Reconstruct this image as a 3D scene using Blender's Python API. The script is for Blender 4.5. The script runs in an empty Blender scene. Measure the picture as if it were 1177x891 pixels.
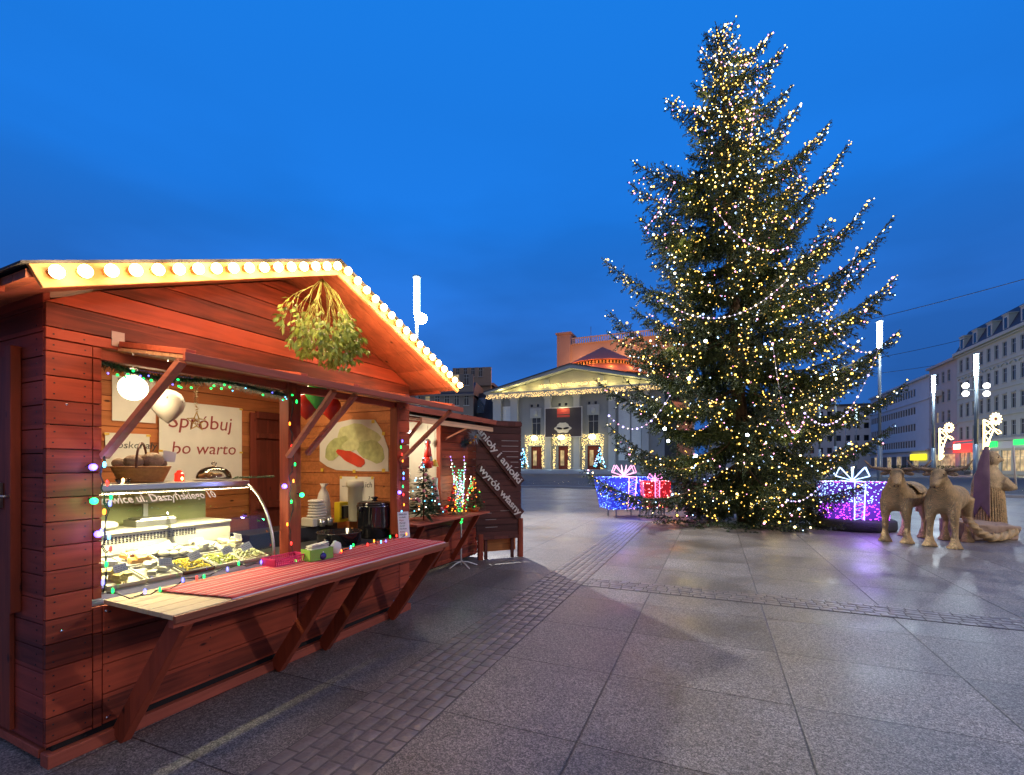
import bpy, math, random
import numpy as np
from mathutils import Vector, Matrix, noise as mnoise
random.seed(7); rng = np.random.default_rng(11)
scene = bpy.context.scene
COL = scene.collection
R = math.radians
PI = math.pi
# ------------------------------------------------------------------ camera
FPX, CX, HY, EYE, IW, IH = 546.0, 588.5, 533.0, 1.5, 1177.0, 891.0
cam = bpy.data.cameras.new("camera"); camo = bpy.data.objects.new("camera", cam); COL.objects.link(camo)
camo.location = (0, 0, EYE); camo.rotation_euler = (R(90), 0, 0)
cam.sensor_width = 36; cam.lens = 36 * FPX / IW
cam.shift_y = (HY - IH / 2) / IW
cam.clip_start = .05; cam.clip_end = 3000
scene.camera = camo

def at(x, y, Y):
    "point at depth Y seen at photo pixel x, y"
    return Vector(((x - CX) / FPX * Y, Y, EYE - (y - HY) / FPX * Y))
def gnd(x, y, z=0.0):
    Y = (EYE - z) * FPX / (y - HY)
    return Vector(((x - CX) / FPX * Y, Y, z))
def onplane(A, U, x, y):
    "photo pixel -> (distance along U, height) on the upright plane through A along U"
    a = (x - CX) / FPX
    s = (a * A[1] - A[0]) / (U[0] - a * U[1])
    Y = A[1] + U[1] * s
    return s, EYE - (y - HY) / FPX * Y

# ------------------------------------------------------------------ materials
MATS = {}
def nt(name):
    m = bpy.data.materials.new(name); m.use_nodes = True
    t = m.node_tree; b = t.nodes['Principled BSDF']
    return m, t, b
def N(t, kind, **kw):
    n = t.nodes.new(kind)
    for k, v in kw.items():
        if k.startswith('i_'): n.inputs[k[2:].replace('_', ' ')].default_value = v
        else: setattr(n, k, v)
    return n
def mat(name, col, rough=.6, metal=0., emit=None, es=0., var=.15, vs=6., bump=.1, bs=40., spec=.5, trans=0., alpha=1., sample=True, coat=0.):
    if name in MATS: return MATS[name]
    m, t, b = nt(name)
    b.inputs['Roughness'].default_value = rough; b.inputs['Metallic'].default_value = metal
    b.inputs['Specular IOR Level'].default_value = spec
    b.inputs['Coat Weight'].default_value = coat
    tc = N(t, 'ShaderNodeTexCoord')
    n1 = N(t, 'ShaderNodeTexNoise'); n1.inputs['Scale'].default_value = vs; n1.inputs['Detail'].default_value = 5
    t.links.new(tc.outputs['Object'], n1.inputs['Vector'])
    mx = N(t, 'ShaderNodeMix', data_type='RGBA')
    mx.inputs[6].default_value = tuple(c * (1 - var) for c in col) + (1,)
    mx.inputs[7].default_value = tuple(min(1, c * (1 + var)) for c in col) + (1,)
    t.links.new(n1.outputs['Fac'], mx.inputs[0]); t.links.new(mx.outputs[2], b.inputs['Base Color'])
    if bump:
        n2 = N(t, 'ShaderNodeTexNoise'); n2.inputs['Scale'].default_value = bs; n2.inputs['Detail'].default_value = 4
        t.links.new(tc.outputs['Object'], n2.inputs['Vector'])
        bp = N(t, 'ShaderNodeBump'); bp.inputs['Strength'].default_value = bump; bp.inputs['Distance'].default_value = .01
        t.links.new(n2.outputs['Fac'], bp.inputs['Height']); t.links.new(bp.outputs['Normal'], b.inputs['Normal'])
    if emit:
        b.inputs['Emission Color'].default_value = tuple(emit) + (1,); b.inputs['Emission Strength'].default_value = es
        if not sample: m.cycles.emission_sampling = 'NONE'
    if trans:
        b.inputs['Transmission Weight'].default_value = trans
    if alpha < 1: b.inputs['Alpha'].default_value = alpha
    MATS[name] = m; return m
def glow(name, col, es, sample=False):
    return mat(name, tuple(min(.8, c) for c in col), rough=.4, emit=col, es=es, bump=0, var=0, sample=sample)
def wood(name, col, rough=.72, axis='x', var=.35, plank=.121, knots=True, coat=.15):
    if name in MATS: return MATS[name]
    m, t, b = nt(name); L = t.links.new
    b.inputs['Roughness'].default_value = rough; b.inputs['Coat Weight'].default_value = coat * .3; b.inputs['Coat Roughness'].default_value = .35; b.inputs['Specular IOR Level'].default_value = .35
    tc = N(t, 'ShaderNodeTexCoord'); mp = N(t, 'ShaderNodeMapping')
    sc = {'x': (1.2, 14, 16), 'y': (14, 1.2, 16), 'z': (14, 14, 1.2)}[axis]
    mp.inputs['Scale'].default_value = sc
    L(tc.outputs['Object'], mp.inputs['Vector'])
    n1 = N(t, 'ShaderNodeTexNoise'); n1.inputs['Scale'].default_value = 1.6; n1.inputs['Detail'].default_value = 8; n1.inputs['Distortion'].default_value = .9
    L(mp.outputs['Vector'], n1.inputs['Vector'])
    # tone of each plank
    sx = N(t, 'ShaderNodeSeparateXYZ'); L(tc.outputs['Object'], sx.inputs[0])
    dv = N(t, 'ShaderNodeMath', operation='DIVIDE'); L(sx.outputs['Z' if axis != 'z' else 'X'], dv.inputs[0]); dv.inputs[1].default_value = plank
    fl = N(t, 'ShaderNodeMath', operation='FLOOR'); L(dv.outputs[0], fl.inputs[0])
    wn = N(t, 'ShaderNodeTexWhiteNoise', noise_dimensions='1D'); L(fl.outputs[0], wn.inputs['W'])
    ad = N(t, 'ShaderNodeMath', operation='MULTIPLY_ADD'); L(wn.outputs['Value'], ad.inputs[0]); ad.inputs[1].default_value = .55; 
    L(n1.outputs['Fac'], ad.inputs[2])
    # broad weathering
    n3 = N(t, 'ShaderNodeTexNoise'); n3.inputs['Scale'].default_value = 2.2; n3.inputs['Detail'].default_value = 4
    L(tc.outputs['Object'], n3.inputs['Vector'])
    a2 = N(t, 'ShaderNodeMath', operation='MULTIPLY_ADD'); L(n3.outputs['Fac'], a2.inputs[0]); a2.inputs[1].default_value = .8; L(ad.outputs[0], a2.inputs[2])
    cr = N(t, 'ShaderNodeValToRGB'); e = cr.color_ramp.elements
    e[0].position = .35; e[0].color = tuple(c * (1 - var) for c in col) + (1,)
    e[1].position = 1.2 if False else 1.0; e[1].color = tuple(min(1, c * (1 + var)) for c in col) + (1,)
    sb = N(t, 'ShaderNodeMath', operation='SUBTRACT'); L(a2.outputs[0], sb.inputs[0]); sb.inputs[1].default_value = .47
    L(sb.outputs[0], cr.inputs['Fac'])
    out = cr.outputs['Color']
    if knots:
        mp2 = N(t, 'ShaderNodeMapping'); mp2.inputs['Scale'].default_value = {'x': (3.2, 5, 8), 'y': (5, 3.2, 8), 'z': (8, 5, 3)}[axis]
        L(tc.outputs['Object'], mp2.inputs['Vector'])
        vo = N(t, 'ShaderNodeTexVoronoi'); vo.inputs['Scale'].default_value = 1.0; L(mp2.outputs['Vector'], vo.inputs['Vector'])
        kr = N(t, 'ShaderNodeValToRGB'); kr.color_ramp.elements[0].position = .05; kr.color_ramp.elements[0].color = (.12, .10, .10, 1)
        kr.color_ramp.elements[1].position = .10; kr.color_ramp.elements[1].color = (1, 1, 1, 1)
        L(vo.outputs['Distance'], kr.inputs['Fac'])
        mu = N(t, 'ShaderNodeMix', data_type='RGBA', blend_type='MULTIPLY'); mu.inputs[0].default_value = 1
        L(out, mu.inputs[6]); L(kr.outputs['Color'], mu.inputs[7]); out = mu.outputs[2]
    L(out, b.inputs['Base Color'])
    bp = N(t, 'ShaderNodeBump'); bp.inputs['Strength'].default_value = .35; bp.inputs['Distance'].default_value = .004
    L(n1.outputs['Fac'], bp.inputs['Height']); L(bp.outputs['Normal'], b.inputs['Normal'])
    MATS[name] = m; return m
def glass(name, tint=(.9, 1, .95), rough=.02, op=.18, ior=1.45):
    "thin pane: mostly clear, with a real gloss"
    if name in MATS: return MATS[name]
    m, t, b = nt(name); L = t.links.new
    b.inputs['Base Color'].default_value = tint + (1,); b.inputs['Roughness'].default_value = rough
    b.inputs['Specular IOR Level'].default_value = .8
    tr = N(t, 'ShaderNodeBsdfTransparent'); tr.inputs['Color'].default_value = tint + (1,)
    fr = N(t, 'ShaderNodeFresnel'); fr.inputs['IOR'].default_value = ior
    ma = N(t, 'ShaderNodeMath', operation='ADD', use_clamp=True); L(fr.outputs[0], ma.inputs[0]); ma.inputs[1].default_value = op * .3
    gl = N(t, 'ShaderNodeBsdfGlossy'); gl.inputs['Roughness'].default_value = rough
    mx = N(t, 'ShaderNodeMixShader'); L(ma.outputs[0], mx.inputs[0]); L(tr.outputs[0], mx.inputs[1]); L(gl.outputs[0], mx.inputs[2])
    L(mx.outputs[0], t.nodes['Material Output'].inputs['Surface'])
    MATS[name] = m; return m

# ------------------------------------------------------------------ mesh builder
class MB:
    def __init__(s): s.v = []; s.f = []; s.sm = []
    def add(s, V, F, smooth=False, M=None):
        o = len(s.v)
        if M is not None: V = [M @ Vector(p) for p in V]
        s.v += [tuple(p) for p in V]; s.f += [tuple(i + o for i in q) for q in F]; s.sm += [smooth] * len(F); return s
    def box(s, x0, x1, y0, y1, z0, z1, M=None):
        V = [(x, y, z) for x in (x0, x1) for y in (y0, y1) for z in (z0, z1)]
        return s.add(V, [(0, 1, 3, 2), (4, 6, 7, 5), (0, 4, 5, 1), (2, 3, 7, 6), (0, 2, 6, 4), (1, 5, 7, 3)], M=M)
    def cbox(s, c, size, M=None):
        x, y, z = c; a, b, d = [q / 2 for q in size]
        return s.box(x - a, x + a, y - b, y + b, z - d, z + d, M)
    def prism(s, poly, a, b, axis='y', M=None):
        "extrude a 2D polygon between a and b along an axis"
        n = len(poly)
        def P(p, q):
            return {'y': (p[0], q, p[1]), 'x': (q, p[0], p[1]), 'z': (p[0], p[1], q)}[axis]
        V = [P(p, a) for p in poly] + [P(p, b) for p in poly]
        F = [tuple(range(n)), tuple(range(2 * n - 1, n - 1, -1))] + [(i, n + i, n + (i + 1) % n, (i + 1) % n) for i in range(n)]
        return s.add(V, F, M=M)
    def tube(s, pts, r, seg=8, M=None, smooth=True, cap=True):
        pts = [Vector(p) for p in pts]; n = len(pts)
        rs = r if isinstance(r, (list, tuple)) else [r] * n
        V = []; F = []
        up = Vector((0, 0, 1)); prev = None
        for i, p in enumerate(pts):
            d = (pts[min(i + 1, n - 1)] - pts[max(i - 1, 0)])
            if d.length < 1e-9: d = Vector((0, 0, 1))
            d.normalize()
            if prev is None:
                a = d.cross(up if abs(d.z) < .9 else Vector((1, 0, 0))).normalized()
            else:
                a = (prev - d * prev.dot(d)).normalized()
            prev = a; b = d.cross(a)
            for k in range(seg):
                t = 2 * PI * k / seg
                V.append(p + (a * math.cos(t) + b * math.sin(t)) * rs[i])
        for i in range(n - 1):
            for k in range(seg):
                F.append((i * seg + k, i * seg + (k + 1) % seg, (i + 1) * seg + (k + 1) % seg, (i + 1) * seg + k))
        if cap: F += [tuple(range(seg - 1, -1, -1)), tuple(range((n - 1) * seg, n * seg))]
        return s.add(V, F, smooth, M)
    def bar(s, p0, p1, w, h, M=None):
        "square bar from p0 to p1; h along the local up"
        p0 = Vector(p0); p1 = Vector(p1); d = (p1 - p0).normalized()
        a = d.cross(Vector((0, 0, 1)) if abs(d.z) < .95 else Vector((1, 0, 0))).normalized(); b = a.cross(d)
        V = [p + a * x * w / 2 + b * y * h / 2 for p in (p0, p1) for x, y in ((-1, -1), (1, -1), (1, 1), (-1, 1))]
        return s.add(V, [(3, 2, 1, 0), (4, 5, 6, 7), (0, 1, 5, 4), (1, 2, 6, 5), (2, 3, 7, 6), (3, 0, 4, 7)], M=M)
    def sph(s, c, r, nu=14, nv=9, M=None):
        if not hasattr(r, '__len__'): r = (r, r, r)
        V = [(c[0], c[1], c[2] - r[2])]
        for j in range(1, nv):
            p = PI * j / nv
            for i in range(nu):
                t = 2 * PI * i / nu
                V.append((c[0] + r[0] * math.sin(p) * math.cos(t), c[1] + r[1] * math.sin(p) * math.sin(t), c[2] - r[2] * math.cos(p)))
        V.append((c[0], c[1], c[2] + r[2])); F = []
        for i in range(nu):
            F.append((0, 1 + (i + 1) % nu, 1 + i)); F.append((len(V) - 1, 1 + (nv - 2) * nu + i, 1 + (nv - 2) * nu + (i + 1) % nu))
        for j in range(nv - 2):
            for i in range(nu):
                a = 1 + j * nu
                F.append((a + i, a + (i + 1) % nu, a + nu + (i + 1) % nu, a + nu + i))
        return s.add(V, F, True, M)
    def lathe(s, prof, c=(0, 0, 0), seg=20, M=None, smooth=True):
        V = []; F = []
        for r, z in prof:
            for k in range(seg):
                t = 2 * PI * k / seg; V.append((c[0] + r * math.cos(t), c[1] + r * math.sin(t), c[2] + z))
        for i in range(len(prof) - 1):
            for k in range(seg):
                F.append((i * seg + k, i * seg + (k + 1) % seg, (i + 1) * seg + (k + 1) % seg, (i + 1) * seg + k))
        F += [tuple(range(seg - 1, -1, -1)), tuple(range((len(prof) - 1) * seg, len(prof) * seg))]
        return s.add(V, F, smooth, M)
    def ico(s, c, r):
        V = [(c[0] + r * x, c[1] + r * y, c[2] + r * z) for x, y, z in ICO_V]
        return s.add(V, ICO_F, True)
    def quad(s, a, b, c, d): return s.add([a, b, c, d], [(0, 1, 2, 3)])
    def build(s, name, m, parent=None, bevel=0., loc=None, rot=None):
        me = bpy.data.meshes.new(name)
        me.from_pydata(s.v, [], s.f); me.polygons.foreach_set('use_smooth', s.sm)
        me.materials.append(m); me.update()
        o = bpy.data.objects.new(name, me); COL.objects.link(o)
        if parent: o.parent = parent
        if loc is not None: o.location = loc
        if rot is not None: o.rotation_euler = rot
        if bevel:
            b = o.modifiers.new('bevel', 'BEVEL'); b.width = bevel; b.segments = 2; b.limit_method = 'ANGLE'; b.angle_limit = R(40)
        return o
_p = (1 + 5 ** .5) / 2; _q = (1 + _p * _p) ** .5
ICO_V = [(x / _q, y / _q, z / _q) for x, y, z in [(-1, _p, 0), (1, _p, 0), (-1, -_p, 0), (1, -_p, 0), (0, -1, _p), (0, 1, _p), (0, -1, -_p), (0, 1, -_p), (_p, 0, -1), (_p, 0, 1), (-_p, 0, -1), (-_p, 0, 1)]]
ICO_F = [(0, 11, 5), (0, 5, 1), (0, 1, 7), (0, 7, 10), (0, 10, 11), (1, 5, 9), (5, 11, 4), (11, 10, 2), (10, 7, 6), (7, 1, 8), (3, 9, 4), (3, 4, 2), (3, 2, 6), (3, 6, 8), (3, 8, 9), (4, 9, 5), (2, 4, 11), (6, 2, 10), (8, 6, 7), (9, 8, 1)]
def npmesh(name, V, F, m, parent=None, smooth=False):
    "fast mesh from numpy arrays; F is (n, 3) or (n, 4)"
    me = bpy.data.meshes.new(name); k = F.shape[1]
    me.vertices.add(len(V)); me.vertices.foreach_set('co', V.astype(np.float32).ravel())
    me.loops.add(F.size); me.loops.foreach_set('vertex_index', F.astype(np.int32).ravel())
    me.polygons.add(len(F)); me.polygons.foreach_set('loop_start', np.arange(0, F.size, k, dtype=np.int32))
    me.polygons.foreach_set('loop_total', np.full(len(F), k, dtype=np.int32))
    me.polygons.foreach_set('use_smooth', np.full(len(F), smooth))
    me.update(calc_edges=True); me.materials.append(m)
    o = bpy.data.objects.new(name, me); COL.objects.link(o)
    if parent: o.parent = parent
    return o
def tag(o, label=None, cat=None, group=None, kind=None):
    if label: o['label'] = label
    if cat: o['category'] = cat
    if group: o['group'] = group
    if kind: o['kind'] = kind
    return o
def thing(name, label, cat, loc=(0, 0, 0), rz=0., group=None):
    o = bpy.data.objects.new(name, None); COL.objects.link(o); o.empty_display_size = .1
    o.location = loc; o.rotation_euler = (0, 0, rz)
    return tag(o, label, cat, group)
def copy_tree(o, parent=None):
    c = o.copy(); COL.objects.link(c); c.parent = parent
    for ch in list(o.children): copy_tree(ch, c)
    return c
def bulbs_mesh(pts, r, name, m, parent=None):
    pts = np.array(pts, dtype=float); n = len(pts)
    r = np.broadcast_to(np.array(r, dtype=float), (n,))
    V = (pts[:, None, :] + np.array(ICO_V)[None] * r[:, None, None]).reshape(-1, 3)
    F = (np.array(ICO_F)[None] + (np.arange(n) * 12)[:, None, None]).reshape(-1, 3)
    return npmesh(name, V, F, m, parent, True)
def text_mb(txt, size, depth=.002, shear=0., jit=0., align='LEFT', bold=0., space=1.):
    "lettering as a MB in the x-z plane, front towards -y"
    cu = bpy.data.curves.new('lettering', 'FONT'); cu.body = txt; cu.size = size; cu.extrude = depth / 2; cu.shear = shear; cu.align_x = align
    cu.resolution_u = 3; cu.offset = bold; cu.space_character = space
    ob = bpy.data.objects.new('lettering', cu); COL.objects.link(ob)
    dg = bpy.context.evaluated_depsgraph_get(); dg.update()
    me = bpy.data.meshes.new_from_object(ob.evaluated_get(dg))
    mb = MB()
    V = [(v.co.x + jit * mnoise.noise(Vector((v.co.x / size, v.co.y / size, 1)) * 1.7), v.co.z * -1, v.co.y + jit * mnoise.noise(Vector((v.co.x / size, v.co.y / size, 9)) * 1.7)) for v in me.vertices]
    mb.add(V, [tuple(p.vertices)[::-1] if False else tuple(p.vertices) for p in me.polygons])
    bpy.data.objects.remove(ob); bpy.data.curves.remove(cu); bpy.data.meshes.remove(me)
    return mb
def light(name, kind, loc, power, col=(1, 1, 1), radius=.05, size=None, rot=None, spot=None, blend=.5):
    l = bpy.data.lights.new(name, kind); l.energy = power; l.color = col
    if kind in ('POINT', 'SPOT'): l.shadow_soft_size = radius
    if kind == 'AREA':
        l.shape = 'RECTANGLE'; l.size, l.size_y = size
    if spot: l.spot_size = R(spot); l.spot_blend = blend
    o = bpy.data.objects.new(name, l); COL.objects.link(o); o.location = loc
    if rot is not None: o.rotation_euler = rot
    return o
def aim(o, target):
    d = Vector(target) - o.location; o.rotation_euler = d.to_track_quat('-Z', 'Y').to_euler()

# ------------------------------------------------------------------ sky, world, view
W = bpy.data.worlds.new("World"); scene.world = W; W.use_nodes = True
t = W.node_tree; t.nodes.clear(); L = t.links.new
tc = N(t, 'ShaderNodeTexCoord'); sx = N(t, 'ShaderNodeSeparateXYZ'); L(tc.outputs['Generated'], sx.inputs[0])
cr = N(t, 'ShaderNodeValToRGB'); L(sx.outputs['Z'], cr.inputs['Fac']); e = cr.color_ramp.elements
e[0].position = 0; e[0].color = (.024, .110, .40, 1)
e[1].position = .75; e[1].color = (.010, .215, .83, 1)
for p, c in ((.12, (.026, .135, .50, 1)), (.28, (.024, .170, .66, 1)), (.45, (.012, .195, .78, 1))):
    k = e.new(p); k.color = c
mp = N(t, 'ShaderNodeMapping'); mp.inputs['Scale'].default_value = (1.6, 1.0, 5.0); L(tc.outputs['Generated'], mp.inputs['Vector'])
ns = N(t, 'ShaderNodeTexNoise'); ns.inputs['Scale'].default_value = 1.3; ns.inputs['Detail'].default_value = 4; ns.inputs['Roughness'].default_value = .45
L(mp.outputs[0], ns.inputs['Vector'])
nr = N(t, 'ShaderNodeMapRange'); nr.inputs[1].default_value = .38; nr.inputs[2].default_value = .62; nr.inputs[3].default_value = .78; nr.inputs[4].default_value = 1.2
L(ns.outputs['Fac'], nr.inputs[0])
fd = N(t, 'ShaderNodeMapRange'); fd.inputs[1].default_value = .25; fd.inputs[2].default_value = .6; fd.inputs[3].default_value = 1; fd.inputs[4].default_value = 0
L(sx.outputs['Z'], fd.inputs[0])
m1 = N(t, 'ShaderNodeMix', data_type='FLOAT'); L(fd.outputs[0], m1.inputs[0]); m1.inputs[2].default_value = 1.0; L(nr.outputs[0], m1.inputs[3])
vm = N(t, 'ShaderNodeVectorMath', operation='SCALE'); L(cr.outputs['Color'], vm.inputs[0]); L(m1.outputs[0], vm.inputs['Scale'])
# the glow of the town low in the sky behind the square
gm = N(t, 'ShaderNodeMapRange'); gm.inputs[1].default_value = -.15; gm.inputs[2].default_value = -.9; gm.inputs[3].default_value = 0; gm.inputs[4].default_value = 1
L(sx.outputs['Y'], gm.inputs[0])
mg = N(t, 'ShaderNodeMix', data_type='RGBA'); L(gm.outputs[0], mg.inputs[0]); L(vm.outputs[0], mg.inputs[6]); mg.inputs[7].default_value = (.24, .22, .26, 1)
bg = N(t, 'ShaderNodeBackground'); L(mg.outputs[2], bg.inputs['Color']); bg.inputs['Strength'].default_value = .95
sk = N(t, 'ShaderNodeTexSky', sky_type='NISHITA'); sk.sun_disc = False; sk.sun_elevation = R(-4); sk.sun_rotation = R(200)
b2 = N(t, 'ShaderNodeBackground'); L(sk.outputs[0], b2.inputs['Color']); b2.inputs['Strength'].default_value = .05
ads = N(t, 'ShaderNodeAddShader'); L(bg.outputs[0], ads.inputs[0]); L(b2.outputs[0], ads.inputs[1])
wo = N(t, 'ShaderNodeOutputWorld'); L(ads.outputs[0], wo.inputs['Surface'])
scene.view_settings.view_transform = 'Standard'; scene.view_settings.look = 'None'
scene.view_settings.exposure = 0; scene.view_settings.gamma = 1
scene.render.engine = 'CYCLES'
cy = scene.cycles
cy.use_denoising = True; cy.denoiser = 'OPENIMAGEDENOISE'; cy.sample_clamp_indirect = 3; cy.sample_clamp_direct = 0
cy.max_bounces = 6; cy.transparent_max_bounces = 12; cy.caustics_reflective = False; cy.caustics_refractive = False; cy.use_light_tree = True
cy.blur_glossy = 1.0
# faint, very soft fill added for the town's glow, from behind the camera
sun = bpy.data.lights.new('sun', 'SUN'); sun.energy = .24; sun.angle = R(50); sun.color = (1, .78, .60)
so = bpy.data.objects.new('sun', sun); COL.objects.link(so); so.rotation_euler = (R(42), 0, R(28))

# ------------------------------------------------------------------ ground
E1 = Vector((.92, -.392, 0)).normalized(); E2 = Vector((-E1.y, E1.x, 0))
ANG = math.atan2(E1.y, E1.x)
def P(a, b, z=0.): return E1 * a + E2 * b + Vector((0, 0, z))
def granite(name, base, joints=True, rough=.38):
    m, t, b = nt(name); L = t.links.new
    tc = N(t, 'ShaderNodeTexCoord'); sx = N(t, 'ShaderNodeSeparateXYZ'); L(tc.outputs['Object'], sx.inputs[0])
    sv = N(t, 'ShaderNodeTexVoronoi'); sv.inputs['Scale'].default_value = 165; L(tc.outputs['Object'], sv.inputs['Vector'])
    sp_ = N(t, 'ShaderNodeSeparateColor'); L(sv.outputs['Color'], sp_.inputs[0])
    sn = N(t, 'ShaderNodeTexNoise'); sn.inputs['Scale'].default_value = 38; sn.inputs['Detail'].default_value = 4; L(tc.outputs['Object'], sn.inputs['Vector'])
    sp = N(t, 'ShaderNodeMix', data_type='FLOAT'); sp.inputs[0].default_value = .45; L(sp_.outputs[0], sp.inputs[2]); L(sn.outputs['Fac'], sp.inputs[3])
    cr = N(t, 'ShaderNodeValToRGB'); e = cr.color_ramp.elements
    e[0].position = .22; e[0].color = tuple(c * .30 for c in base) + (1,); e[1].position = .80; e[1].color = tuple(c * 2.6 for c in base) + (1,)
    k = e.new(.5); k.color = tuple(base) + (1,)
    L(sp.outputs[0], cr.inputs['Fac'])
    bl = N(t, 'ShaderNodeTexNoise'); bl.inputs['Scale'].default_value = .9; bl.inputs['Detail'].default_value = 6; bl.inputs['Roughness'].default_value = .65
    L(tc.outputs['Object'], bl.inputs['Vector'])
    br = N(t, 'ShaderNodeMapRange'); br.inputs[1].default_value = .3; br.inputs[2].default_value = .7; br.inputs[3].default_value = .58; br.inputs[4].default_value = 1.32
    L(bl.outputs['Fac'], br.inputs[0])
    # old chewing-gum and drip spots
    gv = N(t, 'ShaderNodeTexVoronoi'); gv.inputs['Scale'].default_value = 3.1; gv.inputs['Randomness'].default_value = 1; L(tc.outputs['Object'], gv.inputs['Vector'])
    gr = N(t, 'ShaderNodeMapRange'); L(gv.outputs['Distance'], gr.inputs[0]); gr.inputs[1].default_value = .035; gr.inputs[2].default_value = .05; gr.inputs[3].default_value = .62; gr.inputs[4].default_value = 1
    gx = N(t, 'ShaderNodeMath', operation='MULTIPLY'); L(br.outputs[0], gx.inputs[0]); L(gr.outputs[0], gx.inputs[1])
    fac = gx.outputs[0]
    jm = None
    if joints:
        def frac(sock, off, step):
            a = N(t, 'ShaderNodeMath', operation='SUBTRACT'); L(sock, a.inputs[0]); a.inputs[1].default_value = off
            d = N(t, 'ShaderNodeMath', operation='DIVIDE'); L(a.outputs[0], d.inputs[0]); d.inputs[1].default_value = step
            fl = N(t, 'ShaderNodeMath', operation='FLOOR'); L(d.outputs[0], fl.inputs[0])
            f = N(t, 'ShaderNodeMath', operation='FRACT'); L(d.outputs[0], f.inputs[0])
            pg = N(t, 'ShaderNodeMath', operation='PINGPONG'); L(d.outputs[0], pg.inputs[0]); pg.inputs[1].default_value = .5
            mm = N(t, 'ShaderNodeMath', operation='MULTIPLY'); L(pg.outputs[0], mm.inputs[0]); mm.inputs[1].default_value = step
            return fl.outputs[0], mm.outputs[0]
        fx, dx = frac(sx.outputs['X'], -.683, 1.14); fy, dy = frac(sx.outputs['Y'], 3.39, .905)
        wv = N(t, 'ShaderNodeCombineXYZ'); L(fx, wv.inputs[0]); L(fy, wv.inputs[1])
        wn = N(t, 'ShaderNodeTexWhiteNoise', noise_dimensions='2D'); L(wv.outputs[0], wn.inputs['Vector'])
        tr = N(t, 'ShaderNodeMapRange'); tr.inputs[3].default_value = .82; tr.inputs[4].default_value = 1.16; L(wn.outputs['Value'], tr.inputs[0])
        m2 = N(t, 'ShaderNodeMath', operation='MULTIPLY'); L(fac, m2.inputs[0]); L(tr.outputs[0], m2.inputs[1]); fac = m2.outputs[0]
        mn = N(t, 'ShaderNodeMath', operation='MINIMUM'); L(dx, mn.inputs[0])
        # cross joints are hair-fine, long joints a little wider
        dd = N(t, 'ShaderNodeMath', operation='MULTIPLY'); L(dy, dd.inputs[0]); dd.inputs[1].default_value = 1.5; L(dd.outputs[0], mn.inputs[1])
        nj = N(t, 'ShaderNodeTexNoise'); nj.inputs['Scale'].default_value = 25; L(tc.outputs['Object'], nj.inputs['Vector'])
        ja = N(t, 'ShaderNodeMath', operation='MULTIPLY_ADD'); L(nj.outputs['Fac'], ja.inputs[0]); ja.inputs[1].default_value = -.004; L(mn.outputs[0], ja.inputs[2])
        jr = N(t, 'ShaderNodeMapRange'); jr.inputs[1].default_value = .0015; jr.inputs[2].default_value = .006; L(ja.outputs[0], jr.inputs[0])
        jm = jr.outputs[0]
        m3 = N(t, 'ShaderNodeMapRange'); L(jm, m3.inputs[0]); m3.inputs[3].default_value = .28; m3.inputs[4].default_value = 1
        m4 = N(t, 'ShaderNodeMath', operation='MULTIPLY'); L(fac, m4.inputs[0]); L(m3.outputs[0], m4.inputs[1]); fac = m4.outputs[0]
    vs = N(t, 'ShaderNodeVectorMath', operation='SCALE'); L(cr.outputs['Color'], vs.inputs[0]); L(fac, vs.inputs['Scale'])
    L(vs.outputs[0], b.inputs['Base Color'])
    rr = N(t, 'ShaderNodeMapRange'); L(bl.outputs['Fac'], rr.inputs[0]); rr.inputs[1].default_value = .3; rr.inputs[2].default_value = .7; rr.inputs[3].default_value = rough - .1; rr.inputs[4].default_value = rough + .2
    L(rr.outputs[0], b.inputs['Roughness'])
    bp = N(t, 'ShaderNodeBump'); bp.inputs['Strength'].default_value = .22; bp.inputs['Distance'].default_value = .002
    L(sp.outputs[0], bp.inputs['Height'])
    nrm = bp.outputs['Normal']
    if jm:
        b3 = N(t, 'ShaderNodeBump'); b3.inputs['Strength'].default_value = .8; b3.inputs['Distance'].default_value = .01
        L(jm, b3.inputs['Height']); L(nrm, b3.inputs['Normal']); nrm = b3.outputs['Normal']
    L(nrm, b.inputs['Normal'])
    return m
g = MB().quad((-900, -300, 0), (900, -300, 0), (900, 1500, 0), (-900, 1500, 0)).build('plaza_paving', granite('granite_slabs', (.142, .125, .110)), rot=(0, 0, ANG))
tag(g, kind='structure')

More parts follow.
